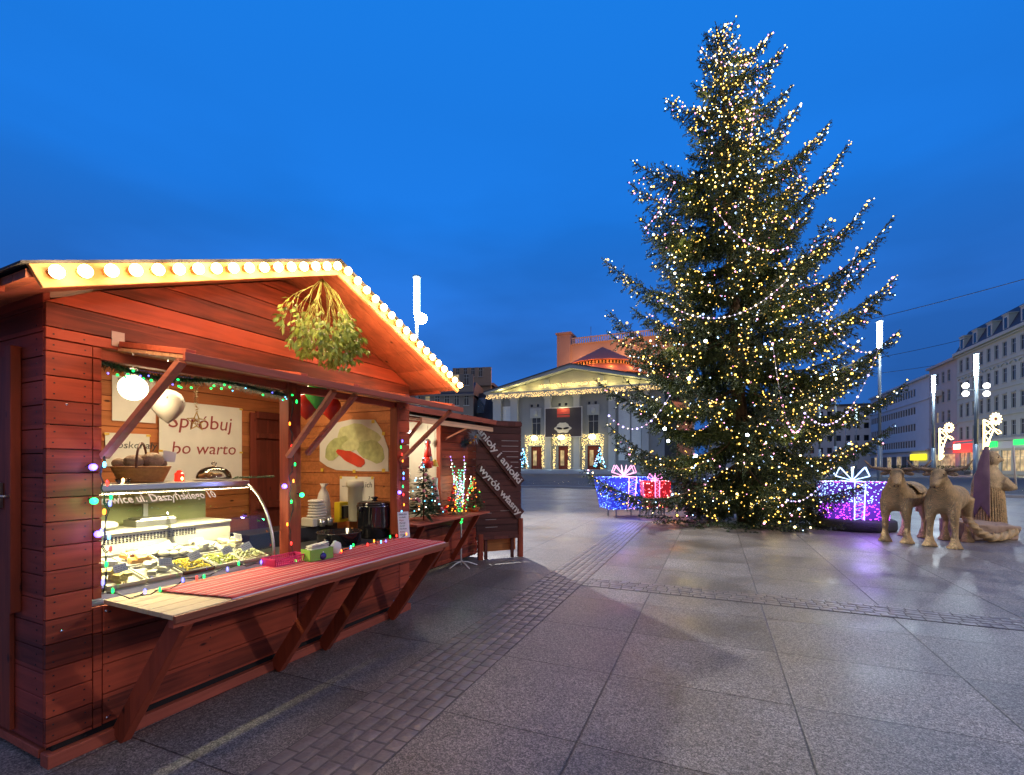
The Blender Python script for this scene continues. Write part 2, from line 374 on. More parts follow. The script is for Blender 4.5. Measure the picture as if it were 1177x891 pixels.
# setts: real stones laid in mortar
cob = mat('sett_stone', (.16, .135, .125), rough=.36, var=.55, vs=5, bump=.6, bs=30)
mort = mat('sett_mortar', (.085, .075, .07), rough=.95, var=.3, vs=10, bump=.5)
def setts(name, a0, a1, b0, b1, along, skip=None):
    ms = MB().box(a0, a1, b0, b1, .0, .004).build(name + '_bed', mort, rot=(0, 0, ANG)); tag(ms, kind='structure')
    V = []; F = []; mb = MB()
    w, l, gp = .088, .128, .006
    if along == 'b': n_w = max(1, round((a1 - a0) / w)); ww = (a1 - a0) / n_w; n_l = int((b1 - b0) / l)
    else: n_w = max(1, round((b1 - b0) / w)); ww = (b1 - b0) / n_w; n_l = int((a1 - a0) / l)
    for i in range(n_w):
        pos = random.random() * -.12
        tot = n_l * l
        while pos < tot:
            ln = l * random.uniform(.75, 1.25)
            c0, c1 = max(0, pos) + gp / 2, min(tot, pos + ln) - gp / 2
            pos += ln
            if c1 - c0 < .03: continue
            x0 = i * ww + gp / 2 + random.uniform(-.002, .003); x1 = (i + 1) * ww - gp / 2 + random.uniform(-.003, .002)
            h = .0075 + random.uniform(-.002, .003); q = .012
            tl = random.uniform(-.0015, .0015)
            def T(x, c, z):
                return (a0 + x, b0 + c, z) if along == 'b' else (a0 + c, b0 + x, z)
            VV = [T(x, c, .003) for x, c in ((x0, c0), (x1, c0), (x1, c1), (x0, c1))] + \
                 [T(x0 + q + random.uniform(0, .004), c0 + q + random.uniform(0, .005), h - .0005), T(x1 - q, c0 + q + random.uniform(0, .004), h + tl), T(x1 - q - random.uniform(0, .004), c1 - q, h), T(x0 + q, c1 - q - random.uniform(0, .004), h - tl)]
            FF = [(0, 1, 5, 4), (1, 2, 6, 5), (2, 3, 7, 6), (3, 0, 4, 7), (4, 5, 6, 7)]
            if along != 'b': FF = [f[::-1] for f in FF]
            mb.add(VV, FF, True)
    o = mb.build(name, cob, rot=(0, 0, ANG)); tag(o, kind='structure')
setts('sett_strip', -2.069, -1.512, -.5, 12.5, 'b')
setts('sett_crossing', -1.505, 16, 5.71, 6.12, 'a')
# the carriageway and tram line behind the market, darker than the slabs
asph = mat('asphalt', (.045, .045, .05), rough=.75, var=.35, vs=1.5, bump=.4, bs=60)
road = MB().box(-60, 75, 28.5, 62, .001, .005).build('road', asph, rot=(0, 0, ANG)); tag(road, kind='structure')
kerb = mat('kerb_stone', (.3, .3, .3), rough=.7)
for b in (27.9, 62.0):
    k = MB().box(-60, 75, b, b + .3, 0, .12).build('kerb', kerb, rot=(0, 0, ANG)); tag(k, kind='structure')
rl = MB()
for b in (33, 34.43, 37, 38.43): rl.box(-60, 75, b, b + .07, .005, .012)
tag(rl.build('tram_track', mat('rail_steel', (.4, .4, .42), rough=.25, metal=1.), rot=(0, 0, ANG)), kind='structure')
# ------------------------------------------------------------------ kiosk one
A0 = Vector((-2.287, 2.33, 0)); KU = Vector((.431, .9023, 0)); KN = Vector((.9023, -.431, 0)); TH = math.atan2(.9023, .431)
def kw(s, n, z=0.):
    return A0 + KU * s + KN * n + Vector((0, 0, z))
def kpx(x, y, n):
    A = A0 + KN * n; return onplane((A.x, A.y), (KU.x, KU.y), x, y)
def kthing(name, label, cat, s, n, z, group=None, rz=0.):
    return thing(name, label, cat, kw(s, n, z), TH + rz, group)
RED = wood('red_stained_wood', (.25, .040, .016), var=.60)
REDV = wood('red_stained_wood_upright', (.26, .045, .018), axis='z', plank=.14)
REDY = wood('red_stained_wood_side', (.21, .034, .022), axis='y', var=.5)
TRIM = wood('trim_wood', (.34, .075, .04), axis='x', plank=.3)
INNER = wood('inner_wall_wood', (.42, .14, .045), plank=.13)
DARKDOOR = wood('dark_door_wood', (.16, .03, .018), axis='z')
BLACK = mat('black_gap', (.012, .008, .007), rough=.9)
STEEL = mat('brushed_steel', (.55, .55, .52), rough=.3, metal=.9, bump=.05)
CHROME = mat('bright_screw', (.8, .8, .78), rough=.2, metal=1., bump=0)
WHITEP = mat('white_paper', (.78, .75, .66), rough=.8, bump=.05)
BITUM = mat('roof_felt', (.035, .035, .04), rough=.9, var=.3, bump=.5, bs=90)
def planks(mb, fx0, fx1, z0, z1, y0, y1, h=.121, gap=.005, zref=0.):
    k = math.floor((z0 - zref) / h + 1e-6); z = zref + k * h
    while z < z1 - .004:
        a, b = max(z, z0) + gap / 2, min(z + h, z1) - gap / 2
        z += h
        if b - a < .008: continue
        xa0, xb0, xa1, xb1 = fx0(a), fx0(b), fx1(a), fx1(b)
        if xa1 - xa0 < .01: continue
        if xb1 - xb0 < .005: xb0 = xb1 = (xb0 + xb1) / 2; xb1 += .005
        j = random.uniform(-.0012, .0012)
        V = [(x, y + j, zz) for (x, zz) in ((xa0, a), (xa1, a), (xb1, b), (xb0, b)) for y in (y0, y1)]
        mb.add(V, [(0, 2, 4, 6), (1, 7, 5, 3), (0, 1, 3, 2), (2, 3, 5, 4), (4, 5, 7, 6), (6, 7, 1, 0)])
    return mb
LEN, DEP, PK = 2.85, 1.9, 1.40
ROOFZ = lambda s: 2.90 - .394 * abs(s - PK)
k1 = kthing('market_kiosk', 'red stained plank kiosk with open hatch, gabled roof and lit bargeboards', 'kiosk', 0, 0, 0)
c = lambda v: (lambda z: v)
mb = MB()
planks(mb, c(.0), c(.186), .10, 2.118, 0, .026)
planks(mb, c(.190), c(.228), .10, .742, 0, .026, h=.2)
planks(mb, c(.190), c(.228), .78, 2.118, .002, .026)
planks(mb, c(2.69), c(LEN), .10, 2.118, 0, .026)
lim = lambda z: max(0., (2.885 - z) / .394)
planks(mb, lambda z: max(0, PK - lim(z)), lambda z: min(LEN, PK + lim(z)), 2.12, 2.86, 0, .026)
mb.build('front_wall', RED, k1, bevel=.0025)
mb = MB()
planks(mb, c(.232), c(1.472), .105, .742, .0, .024, h=.159, zref=.105)
mb.build('counter_panel', RED, k1, bevel=.0025)
mb = MB()
planks(mb, c(1.482), c(2.686), .105, .742, .0, .024, h=.159, zref=.105)
mb.build('counter_panel', RED, k1, bevel=.0025)
mb = MB().box(.03, .186, .03, .05, .08, 2.3).box(.186, LEN - .02, .03, .05, .06, .74).box(2.70, LEN - .02, .03, .05, .74, 2.1)
mb.prism([(.03, 2.14), (LEN - .02, 2.14), (LEN - .02, ROOFZ(LEN) - .02), (PK, 2.86), (.03, ROOFZ(0) - .02)], .03, .045)
mb.build('backing', BLACK, k1)
# left end wall, planks along y, with the shop door
mb = MB()
ry = []
z = .10
while z < 2.36:
    mb.box(.0, .028, .03, DEP, z, min(z + .116, 2.36)); z += .121
mb.build('side_wall', REDY, k1, bevel=.0025)
MB().box(.02, .04, .06, DEP, .08, 2.34).build('backing', BLACK, k1)
mb = MB()
for i in range(7): mb.box(-.022, -.002, .33 + i * .15, .475 + i * .15, .12, 2.06)
d = mb.build('door', REDV, k1, bevel=.003)
MB().box(-.045, -.003, .25, .315, .74, 2.10).build('door_batten', REDV, d, bevel=.004)
mb = MB().tube([(-.045, .265, 1.335), (-.07, .265, 1.335), (-.07, .42, 1.335)], .007); mb.box(-.052, -.024, .40, .46, 1.27, 1.40)
mb.build('handle', STEEL, d)
# right end wall
mb = MB(); z = .1
while z < 2.34: mb.box(LEN - .028, LEN, .03, DEP, z, min(z + .116, 2.34)); z += .121
mb.build('side_wall', REDY, k1, bevel=.0025)
mb = MB(); z = .1
while z < 2.3: mb.box(2.755, 2.775, .06, DEP - .13, z, z + .125); z += .13
mb.build('inner_wall', INNER, k1, bevel=.002)
mb = MB(); planks(mb, c(.05), c(2.755), .1, 2.7, DEP - .12, DEP - .1, h=.13)
mb.build('inner_wall', INNER, k1, bevel=.002)
MB().box(.03, LEN - .03, DEP - .09, DEP, .08, 2.3).build('rear_wall', REDY, k1)
MB().box(.04, 2.76, .05, DEP - .1, .06, .085).build('floor_boards', DARKDOOR, k1)
MB().box(.05, 2.76, .05, DEP - .12, 2.42, 2.44).build('ceiling', INNER, k1)
# rear inner door
d = MB().box(2.36, 2.74, DEP - .15, DEP - .122, .1, 2.02).build('inner_door', DARKDOOR, k1)
mb = MB()
for x0, x1, z0, z1 in ((2.32, 2.39, .1, 2.06), (2.70, 2.753, .1, 2.06), (2.39, 2.70, 2.0, 2.08), (2.39, 2.70, 1.78, 1.84), (2.39, 2.70, 1.0, 1.08)): mb.box(x0, x1, DEP - .175, DEP - .151, z0, z1)
mb.build('door_frame', DARKDOOR, d, bevel=.005)
# posts round the hatch
MB().box(1.392, 1.47, -.0, .10, .79, 2.115).build('hatch_post', REDV, k1, bevel=.004)
MB().box(1.475, 1.53, .03, .13, .79, 2.115).build('hatch_post', REDV, k1, bevel=.004)
MB().box(.19, .23, .03, .09, .79, 2.115).build('hatch_jamb', REDV, k1, bevel=.003); MB().box(2.655, 2.69, .0, .09, .79, 2.115).build('hatch_jamb', REDV, k1, bevel=.003)
MB().box(.19, 2.69, .03, .09, 2.06, 2.115).build('hatch_lintel', TRIM, k1, bevel=.003)
# plinth
mb = MB().box(.0, LEN, -.02, .06, .0, .066).box(.0, .09, .08, DEP, .03, .075)
mb.build('plinth', TRIM, k1, bevel=.004)
MB().box(.03, LEN - .02, .02, DEP, .03, .1).build('plinth_gap_shade', BLACK, k1)  # black filler standing for the shade in the gap above the plinth
mb = MB()
for k in range(18):
    for x in (.03, .155): 
        for dz in (-.028, .026): mb.cbox((x + random.uniform(-.004, .004), -.0008, k * .121 + .06 + dz), (.007, .002, .007))
    for y in (.10, .55, 1.05):
        for dz in (-.028, .026): mb.cbox((-.0008, y + random.uniform(-.01, .01), .1 + k * .121 + .06 + dz), (.002, .007, .007))
for k in range(5):
    for x in (.26, .80, 1.44, 1.51, 2.1, 2.65):
        for dz in (-.045, .04): mb.cbox((x + random.uniform(-.006, .006), -.0008, .105 + k * .159 + .08 + dz if k < 4 else .70), (.007, .002, .007))
for k in range(5):
    for x in (.06, .5, .95, 1.4, 1.85, 2.3, 2.78):
        z = 2.178 + k * .121
        if abs(x - PK) < (2.85 - z) / .394: mb.cbox((x + random.uniform(-.006, .006), -.0008, z), (.007, .002, .007))
mb.build('nail_heads', mat('nail', (.03, .02, .02), rough=.5, metal=.5, bump=0), k1)['kind'] = 'stuff'
# roof
OV, UND = .50, -.28
for sg in (-1, 1):
    s_e = PK + sg * 1.635
    zt = lambda s: 2.93 - .394 * abs(s - PK)
    poly = [(PK, zt(PK)), (s_e, zt(s_e)), (s_e, zt(s_e) - .035), (PK, zt(PK) - .035)]
    if sg > 0: poly = poly[::-1]
    mb = MB()
    y = -OV + .026
    while y < DEP + .25:
        mb.prism(poly, y, min(y + .112, DEP + .25)); y += .116
    r = mb.build('roof', wood('soffit_wood', (.36, .10, .05), axis='x', plank=.12) if sg < 0 else MATS['soffit_wood'], k1)
    z_ = lambda s: zt(s) + .004
    poly = [(PK, z_(PK) + .02), (s_e - sg * -.03, z_(s_e) + .01), (s_e - sg * -.03, z_(s_e)), (PK, z_(PK))]
    if sg > 0: poly = poly[::-1]
    MB().prism(poly, -OV - .02, DEP + .28).build('roof_felt', BITUM, r)
    # bargeboard
    s2 = PK + sg * 1.64
    bb = [(PK, 2.955), (s2, 2.955 - .392 * 1.64), (s2 - sg * .05, 2.955 - .392 * 1.59 - .112), (PK, 2.955 - .112)]
    if sg > 0: bb = bb[::-1]
    MB().prism(bb, -OV, -OV + .022).build('bargeboard', wood('bargeboard_wood', (.62, .32, .13), axis='x', plank=.5) , k1, bevel=.003)
    # eave gutter board
    MB().box(s_e - .012, s_e + .012, -OV + .25, DEP + .2, zt(s_e) - .055, zt(s_e) - .002).build('eave_board', TRIM, k1)
# counter flap with its boards and struts
mb = MB(); mc2 = MB()
for i in range(6):
    y = -.002 - i * .1035; mb.box(.235, .62, y - .098, y, .748, .772); mc2.box(.623, 2.60, y - .098, y, .748, .771)
cn = mb.build('counter_board', wood('bare_wood_case_lit', (.62, .46, .27), axis='x', plank=.5, var=.2), k1, bevel=.002)  # bare boards, colour paled at this end to stand for the case light
mc2.build('counter_board', TRIM, k1, bevel=.002)
MB().box(.235, 2.60, -.645, -.625, .735, .770).build('counter_edge', wood('edge_wood', (.34, .10, .045), plank=.5), k1, bevel=.002)
mb = MB()
for s in (.36, 1.25, 1.68, 2.56):
    mb.bar((s, -.012, .03), (s + .02, -.54, .74), .055, .085)
for i, s in enumerate((.30, 1.27, 1.70, 2.52)):
    b = MB().bar((s, -.03, .02), (s + .02, -.56, .73), .05, .105).build('strut', REDV, k1, bevel=.004)
MB().box(.25, 2.58, -.60, -.56, .70, .746).build('counter_rail', TRIM, k1, bevel=.003)
# raised hatch cover
F1 = (.62, 2.015)   # reach, height of its outer edge
mb = MB(); n_ = 9
def fz(u): return 2.118 + (F1[1] - 2.118) * u
hc = kw(0, 0); 
for i in range(n_):
    u0, u1 = i / n_, (i + .94) / n_
    mb.add([(x, -F1[0] * u, fz(u) + dz) for x in (.30, 2.84) for u in (u0, u1) for dz in (0, .018)], [(0, 1, 3, 2), (4, 6, 7, 5), (0, 4, 5, 1), (2, 3, 7, 6), (0, 2, 6, 4), (1, 5, 7, 3)])
hc = mb.build('hatch_cover', wood('hatch_wood', (.62, .36, .20), axis='x', plank=.5, var=.2), k1, bevel=.002)
mb = MB()
for x in (.30, .98, 1.43, 2.0, 2.69):
    mb.bar((x + .02, -.02, 2.118 + .035), (x + .02, -F1[0], F1[1] + .035), .05, .028)
mb.bar((.28, -F1[0] - .012, F1[1] + .008), (2.86, -F1[0] - .012, F1[1] + .008), .022, .042)
mb.bar((.30, -.02, 2.14), (2.72, -.02, 2.14), .03, .03)
mb.build('cover_frame', TRIM, hc, bevel=.002)
for (s0, z0), (s1, n1, z1) in (((.235, 1.537), (.29, .60, 2.005)), ((1.385, 1.552), (1.30, .56, 2.00)), ((1.56, 1.575), (1.60, .47, 2.02)), ((2.70, 1.526), (2.70, .60, 2.0))):
    MB().bar((s0, -.005, z0), (s1, -n1, z1), .042, .03).build('hatch_prop', wood('prop_wood', (.36, .12, .07), axis='y', plank=.5), k1, bevel=.003)
# screws and hinge plate
for s, z in ((.08, 1.80), (.06, .66), (.245, .71), (.25, .135), (1.45, .14), (1.50, .14), (2.6, .15)):
    MB().tube([(s, -.004, z), (s, .004, z)], .006, 10).build('screw', CHROME, k1)
mb = MB(); mb.box(.27, .33, -.004, .0, 2.14, 2.22).box(.27, .33, -.006, -.002, 2.17, 2.18)
mb.build('hinge_plate', mat('dull_plate', (.35, .25, .22), rough=.6, metal=.4), k1)

# bulbs along both bargeboards
BULB = glow('warm_bulb', (1, .60, .22), 26)
BASE = mat('bulb_socket', (.5, .25, .1), rough=.5)
for sg, label in ((-1, 'row of glowing warm bulbs along the left slope of the kiosk gable'), (1, 'row of glowing warm bulbs along the right slope of the kiosk gable')):
    ch = kthing('bulb_row', label, 'light row', PK, OV, 2.90, 'bulb rows on the kiosk gable')
    w_ = MB()
    for i in range(17):
        d_ = .05 + i * .0945
        p = (sg * d_, -.042, -.392 * d_ + .0)
        b = MB().sph((0, 0, 0), (.026, .026, .028), 12, 8).build('bulb', BULB, ch, loc=p)
        w_.tube([(p[0], -.028, p[2]), (p[0], -.001, p[2])], .02, 8)
    w_.build('socket', BASE, ch)
    for i in range(6):
        d_ = .15 + i * .28
        light('bulb_light', 'POINT', kw(PK + sg * d_, OV + .10, 2.90 - .392 * d_ ), 6.8, (1, .66, .34), .05)
        light('bulb_light', 'POINT', kw(PK + sg * d_, OV - .07, 2.90 - .392 * d_ - .17), 2.0, (1, .58, .27), .05)

# mistletoe under the ridge
ms = kthing('mistletoe_bunch', 'large yellow-green mistletoe bunch hanging upside down under the kiosk ridge', 'mistletoe', 1.38, .36, 2.74)
st = MB(); lf = []; 
def twig(p, d, l, r, lev):
    q = p + d * l
    q = Vector((q.x, q.y, q.z - .01 * lev))
    st.tube([p, (p + q) / 2 + Vector((0, 0, .004)), q], [r, r * .85, r * .7], 4)
    if lev > 4 or (lev > 2 and random.random() < .15):
        for s_ in (-1, 1):
            lf.append((q, (d + Vector((random.uniform(-1, 1), random.uniform(-1, 1), random.uniform(-1, .3))) * .9).normalized()))
        return
    for s_ in (-1, 1):
        ax = Vector((random.uniform(-1, 1), random.uniform(-1, 1), random.uniform(-1, 1))).normalized()
        nd = (Matrix.Rotation(s_ * R(random.uniform(14, 32)), 3, ax) @ d) + Vector((0, 0, -.20))
        twig(q, nd.normalized(), l * random.uniform(.72, .92), r * .75, lev + 1)
        if lev > 2 and random.random() < .7: lf.append((q, nd.normalized()))
for i in range(15):
    a = 2 * PI * i / 15
    rad = random.uniform(.25, 1.15)
    dx = math.cos(a) * rad
    twig(Vector((0, 0, .09)), Vector((dx * .95 + .34, math.sin(a) * rad * .5 - .05, -.62)).normalized(), random.uniform(.085, .130), .0042, 0)
st.build('stem', mat('mistletoe_stem', (.28, .30, .07), rough=.6), ms)
L_ = MB()
for p, d in lf:
    d = d.normalized(); a = d.cross(Vector((random.random(), random.random(), random.random()))).normalized(); l = random.uniform(.040, .066); w = .0095
    nn = a.cross(d) * .004
    L_.add([p, p + d * l * .5 + a * w + nn, p + d * l, p + d * l * .5 - a * w + nn], [(0, 1, 2, 3)], True)
lo = L_.build('leaf', mat('mistletoe_leaf', (.20, .30, .05), rough=.5, var=.4, vs=40), ms); lo['kind'] = 'stuff'
bm_ = bulbs_mesh([p + Vector((random.uniform(-.01, .01), random.uniform(-.01, .01), -.008)) for p, d in lf[::9]], .0055, 'berry', mat('mistletoe_berry', (.75, .75, .6), rough=.3), ms); bm_['kind'] = 'stuff'

# ---- inside the hatch: papers, lamp, balloon
ink = mat('red_ink', (.30, .05, .04), rough=.6, bump=0); inkb = mat('black_ink', (.03, .03, .03), rough=.6, bump=0)
TAPE = mat('yellow_tape', (.75, .5, .05), rough=.5, bump=0)
BW = -(DEP - .125)  # n of the back wall face
def poster(name, label, s0, s1, z0, z1, n, lines, col=None, tapes=True, cat='sign'):
    w, h = s1 - s0, z1 - z0
    p = kthing(name, label, cat, s0, n, z0)
    MB().box(0, w, 0, .004, 0, h).build('sheet', col or WHITEP, p)
    for txt, size, x, z, m, sh in lines:
        text_mb(txt, size, .001, sh, jit=size * .035).build('lettering', m, p, loc=(x, -.0015, z))
    if tapes:
        mb = MB()
        for x in (.01, w - .01):
            for z in (h - .012, h * .4): mb.box(x - .018, x + .018, -.004, -.002, z - .009, z + .009)
        mb.build('tape', TAPE, p)
    return p
s0, zt_ = kpx(183, 459, BW + .02); s1, _ = kpx(278, 466, BW + .02); _, zb_ = kpx(230, 556, BW + .02)
ph = zt_ - zb_
poster('handwritten_poster', 'large white handwritten poster with red words on the kiosk back wall', s0, s1, zb_, zt_, BW + .02,
       [('Spróbuj', .200, .07, ph - .25, ink, .12), ('bo warto', .17, .10, ph - .50, ink, .12)])
a0, az = kpx(121, 497, BW + .012); a1, _ = kpx(172, 500, BW + .012); _, ab = kpx(150, 536, BW + .012)
poster('handwritten_sign', 'small white sign with black handwriting behind the bread basket', a0, a1, ab, az, BW + .012,
       [('Doskonały', .088, .015, az - ab - .13, inkb, .1), ('smak', .088, .12, az - ab - .27, inkb, .1)])
a0, az = kpx(129, 431, BW + .012); a1, _ = kpx(150, 433, BW + .012); _, ab = kpx(140, 484, BW + .012)
poster('price_list', 'plain cream sheet pinned beside the glowing globe lamp', a0, a1 + .2, ab, az, BW + .012, [('cennik', .05, .04, .35, inkb, 0)], tapes=False)
s_, z_ = kpx(153, 446, -.85)
gl = kthing('globe_lamp', 'bright white globe lamp hanging inside the kiosk hatch', 'lamp', s_, -.85, z_)
MB().sph((0, 0, 0), .088, 20, 14).build('globe', glow('lamp_globe', (1, .86, .62), 9), gl)
MB().lathe([(.045, .08), (.05, .11), (.02, .14)], seg=14).build('fitting', mat('white_plastic', (.75, .74, .7), rough=.4, bump=0), gl)
MB().tube([(0, 0, .14), (0, 0, 2.41 - z_)], .004, 6).build('flex', MATS['white_plastic'], gl)
light('lamp_light', 'POINT', kw(s_ + .02, -.72, z_ - .05), 16, (1, .74, .42), .09)
sl_ = kthing('glow_strip', 'added unseen warm strip brightening the cheese kiosk', 'lamp', 1.5, -.9, 2.39)  # added out of sight behind the lintel to brighten the interior
MB().box(-.4, .4, -.02, .02, 0, .03).build('tube', glow('added_strip_glow', (1, .82, .55), 6), sl_)
light('added_fill_light', 'AREA', kw(1.5, -.9, 2.37), 22, (1, .80, .50), size=(1.6, .1), rot=(0, 0, TH))
s_, z_ = kpx(193, 465, -.95)
ba = kthing('balloon', 'white balloon with a printed garland hanging in front of the big poster', 'balloon', s_, -.95, z_)
prof = [(.001, -.15), (.02, -.135), (.06, -.10), (.098, -.05), (.113, .0), (.108, .045), (.085, .085), (.05, .108), (.015, .116), (.001, .117)]
MB().lathe(prof, seg=24).build('balloon_skin', mat('white_balloon', (.42, .40, .35), rough=.35, bump=0, trans=.0), ba)
mb = MB()
for i in range(5):
    an = -2.1 + i * .33; zz = .055 - .03 * math.sin(i / 4 * PI); rr = .108
    x, y = rr * math.cos(an), rr * math.sin(an)
    mb.add([(x * 1.01 - .008, y * 1.01, zz - .02), (x * 1.01 + .008, y * 1.01, zz - .02), (x * 1.01, y * 1.01, zz)], [(0, 1, 2)])
mb.build('print', inkb, ba)
MB().tube([(0, 0, .11), (.01, 0, .2), (0, 0, .35)], .002, 4).build('string', MATS['white_plastic'], ba)
for i, (x, y, cl, nm) in enumerate(((364, 454, (.06, .38, .07), 'green'), (352, 466, (.5, .03, .02), 'dark red'), (380, 468, (.6, .03, .02), 'bright red'))):
    s_, z_ = kpx(x, y, -.45 - i * .1)
    b = kthing('balloon', nm + ' balloon tied under the hatch lintel beside the food poster', 'balloon', s_, -.45 - i * .1, z_)
    MB().lathe([(r_ * .9, z * .9) for r_, z in prof], seg=22).build('balloon_skin', mat(nm.replace(' ', '_') + '_balloon', cl, rough=.25, bump=0), b)
    MB().tube([(0, 0, .1), (0, 0, 2.4 - z_)], .002, 4).build('string', MATS['white_plastic'], b)
# food poster on the right inner wall
fp = thing('food_poster', 'cut-out poster of stuffed green dumplings with a red pepper on the kiosk end wall', 'poster', kw(2.752, -.19, 1.43), TH - PI / 2)
# local x runs from the back wall to the front; flip: x from 0 (n=-.19) to -.97
FO = [(-.97, .10), (-.97, .34), (-.86, .50), (-.52, .545), (-.18, .53), (-.09, .42), (0, .22), (0, -.01), (-.45, -.01), (-.72, .0), (-.86, .04)]
MB().prism(FO[::-1], -.004, .0).build('plate_print', mat('poster_plate', (.72, .68, .60), rough=.4), fp)
def blob(pts, y, m, nm):
    MB().prism(pts[::-1], -.0065 - y, -.004).build(nm, m, fp)
def ell(cx, cz, a, b, r=0., n=18, w=.12):
    return [(cx + (a * math.cos(t) * math.cos(r) - b * math.sin(t) * math.sin(r)) * (1 + w * math.sin(3 * t + cx * 40)), cz + (a * math.cos(t) * math.sin(r) + b * math.sin(t) * math.cos(r)) * (1 + w * math.sin(5 * t))) for t in [2 * PI * k / n for k in range(n)]]
GD = mat('poster_dumpling', (.44, .46, .19), rough=.5, var=.6, vs=18)
GD2 = mat('poster_dumpling_light', (.58, .58, .28), rough=.5, var=.4, vs=16)
blob(ell(-.42, .37, .30, .12, -.1), .0, GD2, 'dumpling_print'); blob(ell(-.72, .24, .2, .10, .5), .001, GD, 'dumpling_print')
blob(ell(-.22, .20, .19, .11, -.3), .002, GD, 'dumpling_print'); blob(ell(-.50, .27, .13, .07, .2), .003, GD2, 'dumpling_print')
blob(ell(-.50, .13, .21, .062, -.35), .004, mat('poster_pepper', (.62, .05, .02), rough=.4, var=.4), 'pepper_print')
mb = MB()
for x, z in ((-.93, .0), (-.46, -.012), (-.06, .0), (-.2, .51), (-.06, .38)): mb.cbox((x, -.0075, z), (.04, .002, .035))
mb.build('tape', TAPE, fp)
s2 = thing('handwritten_sign', 'white sheet with black handwriting below the food poster', 'sign', kw(2.752, -.86, .98), TH - PI / 2)
MB().box(-.0, .48, -.004, 0, 0, .38).build('sheet', WHITEP, s2)
for tx, x, z in (('...dla', .03, .27), ('ich', .36, .27), ('8', .14, .12), ('?', .40, .12)):
    text_mb(tx, .085, .001, .1, .003).build('lettering', inkb, s2, loc=(x, -.0055, z))
mb = MB()
for x, z in ((.02, .37), (.24, .375), (.46, .37)): mb.cbox((x, -.006, z), (.03, .002, .03))
mb.build('tape', TAPE, s2)

# ---- glass display case
dc = kthing('display_case', 'refrigerated deli case with curved glass front full of cheeses', 'display case', .05, -.04, .70)
CW = 1.28
CREAM = mat('case_cream', (.70, .67, .55), rough=.35, bump=.02)
mb = MB().box(0, CW, .0, .86, -.60, .06); mb.build('base', mat('case_base', (.5, .5, .46), rough=.4), dc, bevel=.01)
prof = []
for k in range(13):
    a = k / 12 * R(78)
    prof.append((.02 + .40 * (1 - math.cos(a)) * 1.05 + .0, .10 + .55 * math.sin(a) / math.sin(R(78))))
gv = [(x, y, z) for y, z in prof for x in (.03, CW - .03)]
MB().add(gv, [(2 * i, 2 * i + 1, 2 * i + 3, 2 * i + 2) for i in range(12)], True).build('curved_glass', glass('case_glass', (.93, .97, .9), .015, .1), dc)
for x in (.012, CW - .018):
    mb = MB(); mb.tube([(x, y - .004, z) for y, z in prof], .010, 8); mb.tube([(x + .022, y + .02, z - .004) for y, z in prof], .006, 6); mb.build('end_trim', STEEL, dc)
    ep = [(.03, .06)] + [(y + .008, z) for y, z in prof] + [(.82, .64), (.82, .06)]
    MB().add([(x, a, b) for a, b in ep], [tuple(range(len(ep)))]).build('end_glass', glass('end_pane', (.96, .98, .94), .02, 0., 1.2), dc)
y_t = prof[-1][0]
MB().box(0, CW, y_t - .02, .84, .640, .668).build('top_shelf', mat('case_top', (.60, .57, .47), rough=.3, metal=.3, bump=.03), dc, bevel=.006)
MB().box(0, CW, y_t - .035, y_t - .018, .615, .672).build('top_trim', STEEL, dc, bevel=.004)
MB().box(.05, CW - .05, y_t + .02, y_t + .06, .61, .635).build('tube_lamp', glow('case_tube', (1, .86, .52), 5), dc)
light('case_light', 'AREA', kw(.05 + CW / 2, -.04 - y_t - .01, .70 + .60), 30, (1, .86, .50), size=(CW - .15, .05), rot=(R(-12), 0, TH))
# sloping deck, perforated back and ledge
MB().add([(.02, .03, .085), (CW - .02, .03, .085), (CW - .02, .52, .20), (.02, .52, .20), (.02, .03, .06), (CW - .02, .03, .06), (CW - .02, .52, .06), (.02, .52, .06)], [(0, 1, 2, 3), (0, 4, 5, 1), (3, 2, 6, 7)]).build('deck', CREAM, dc)
MB().box(.02, CW - .02, .52, .56, .07, .345).build('back_panel', CREAM, dc)
mb = MB()
for i in range(46):
    for j in range(4): mb.box(.06 + i * .0205, .072 + i * .0205, .5165, .519, .285 + j * .0115, .292 + j * .0115)
mb.build('vent_hole', BLACK, dc)
MB().box(.02, CW - .02, .50, .84, .346, .362).build('ledge', CREAM, dc, bevel=.003)
MB().box(.02, CW - .02, .83, .85, .362, .64).build('rear_door', mat('case_rear', (.25, .27, .13), rough=.5), dc)
MB().prism([(.40, .19), (.54, .19), (.52, .46)], .80, .806, 'x').build('divider', glass('acrylic', (.95, .97, .9), .08, .5), dc)
tx = text_mb('w. Krzeszowice ul. Daszyńskiego 10', .062, .0006, .15, bold=.0012)
# wrap lettering to the curved pane
def wrapz(z):
    for (y0, z0), (y1, z1) in zip(prof, prof[1:]):
        if z <= z1: return y0 + (y1 - y0) * (z - z0) / (z1 - z0)
    return prof[-1][0]
tx.v = [(x * .98 + .06, wrapz(z + .565) - .003 + y * .2, z + .565) for x, y, z in tx.v]
tx.build('lettering', mat('white_lettering', (.75, .73, .68), rough=.5, bump=0), dc)
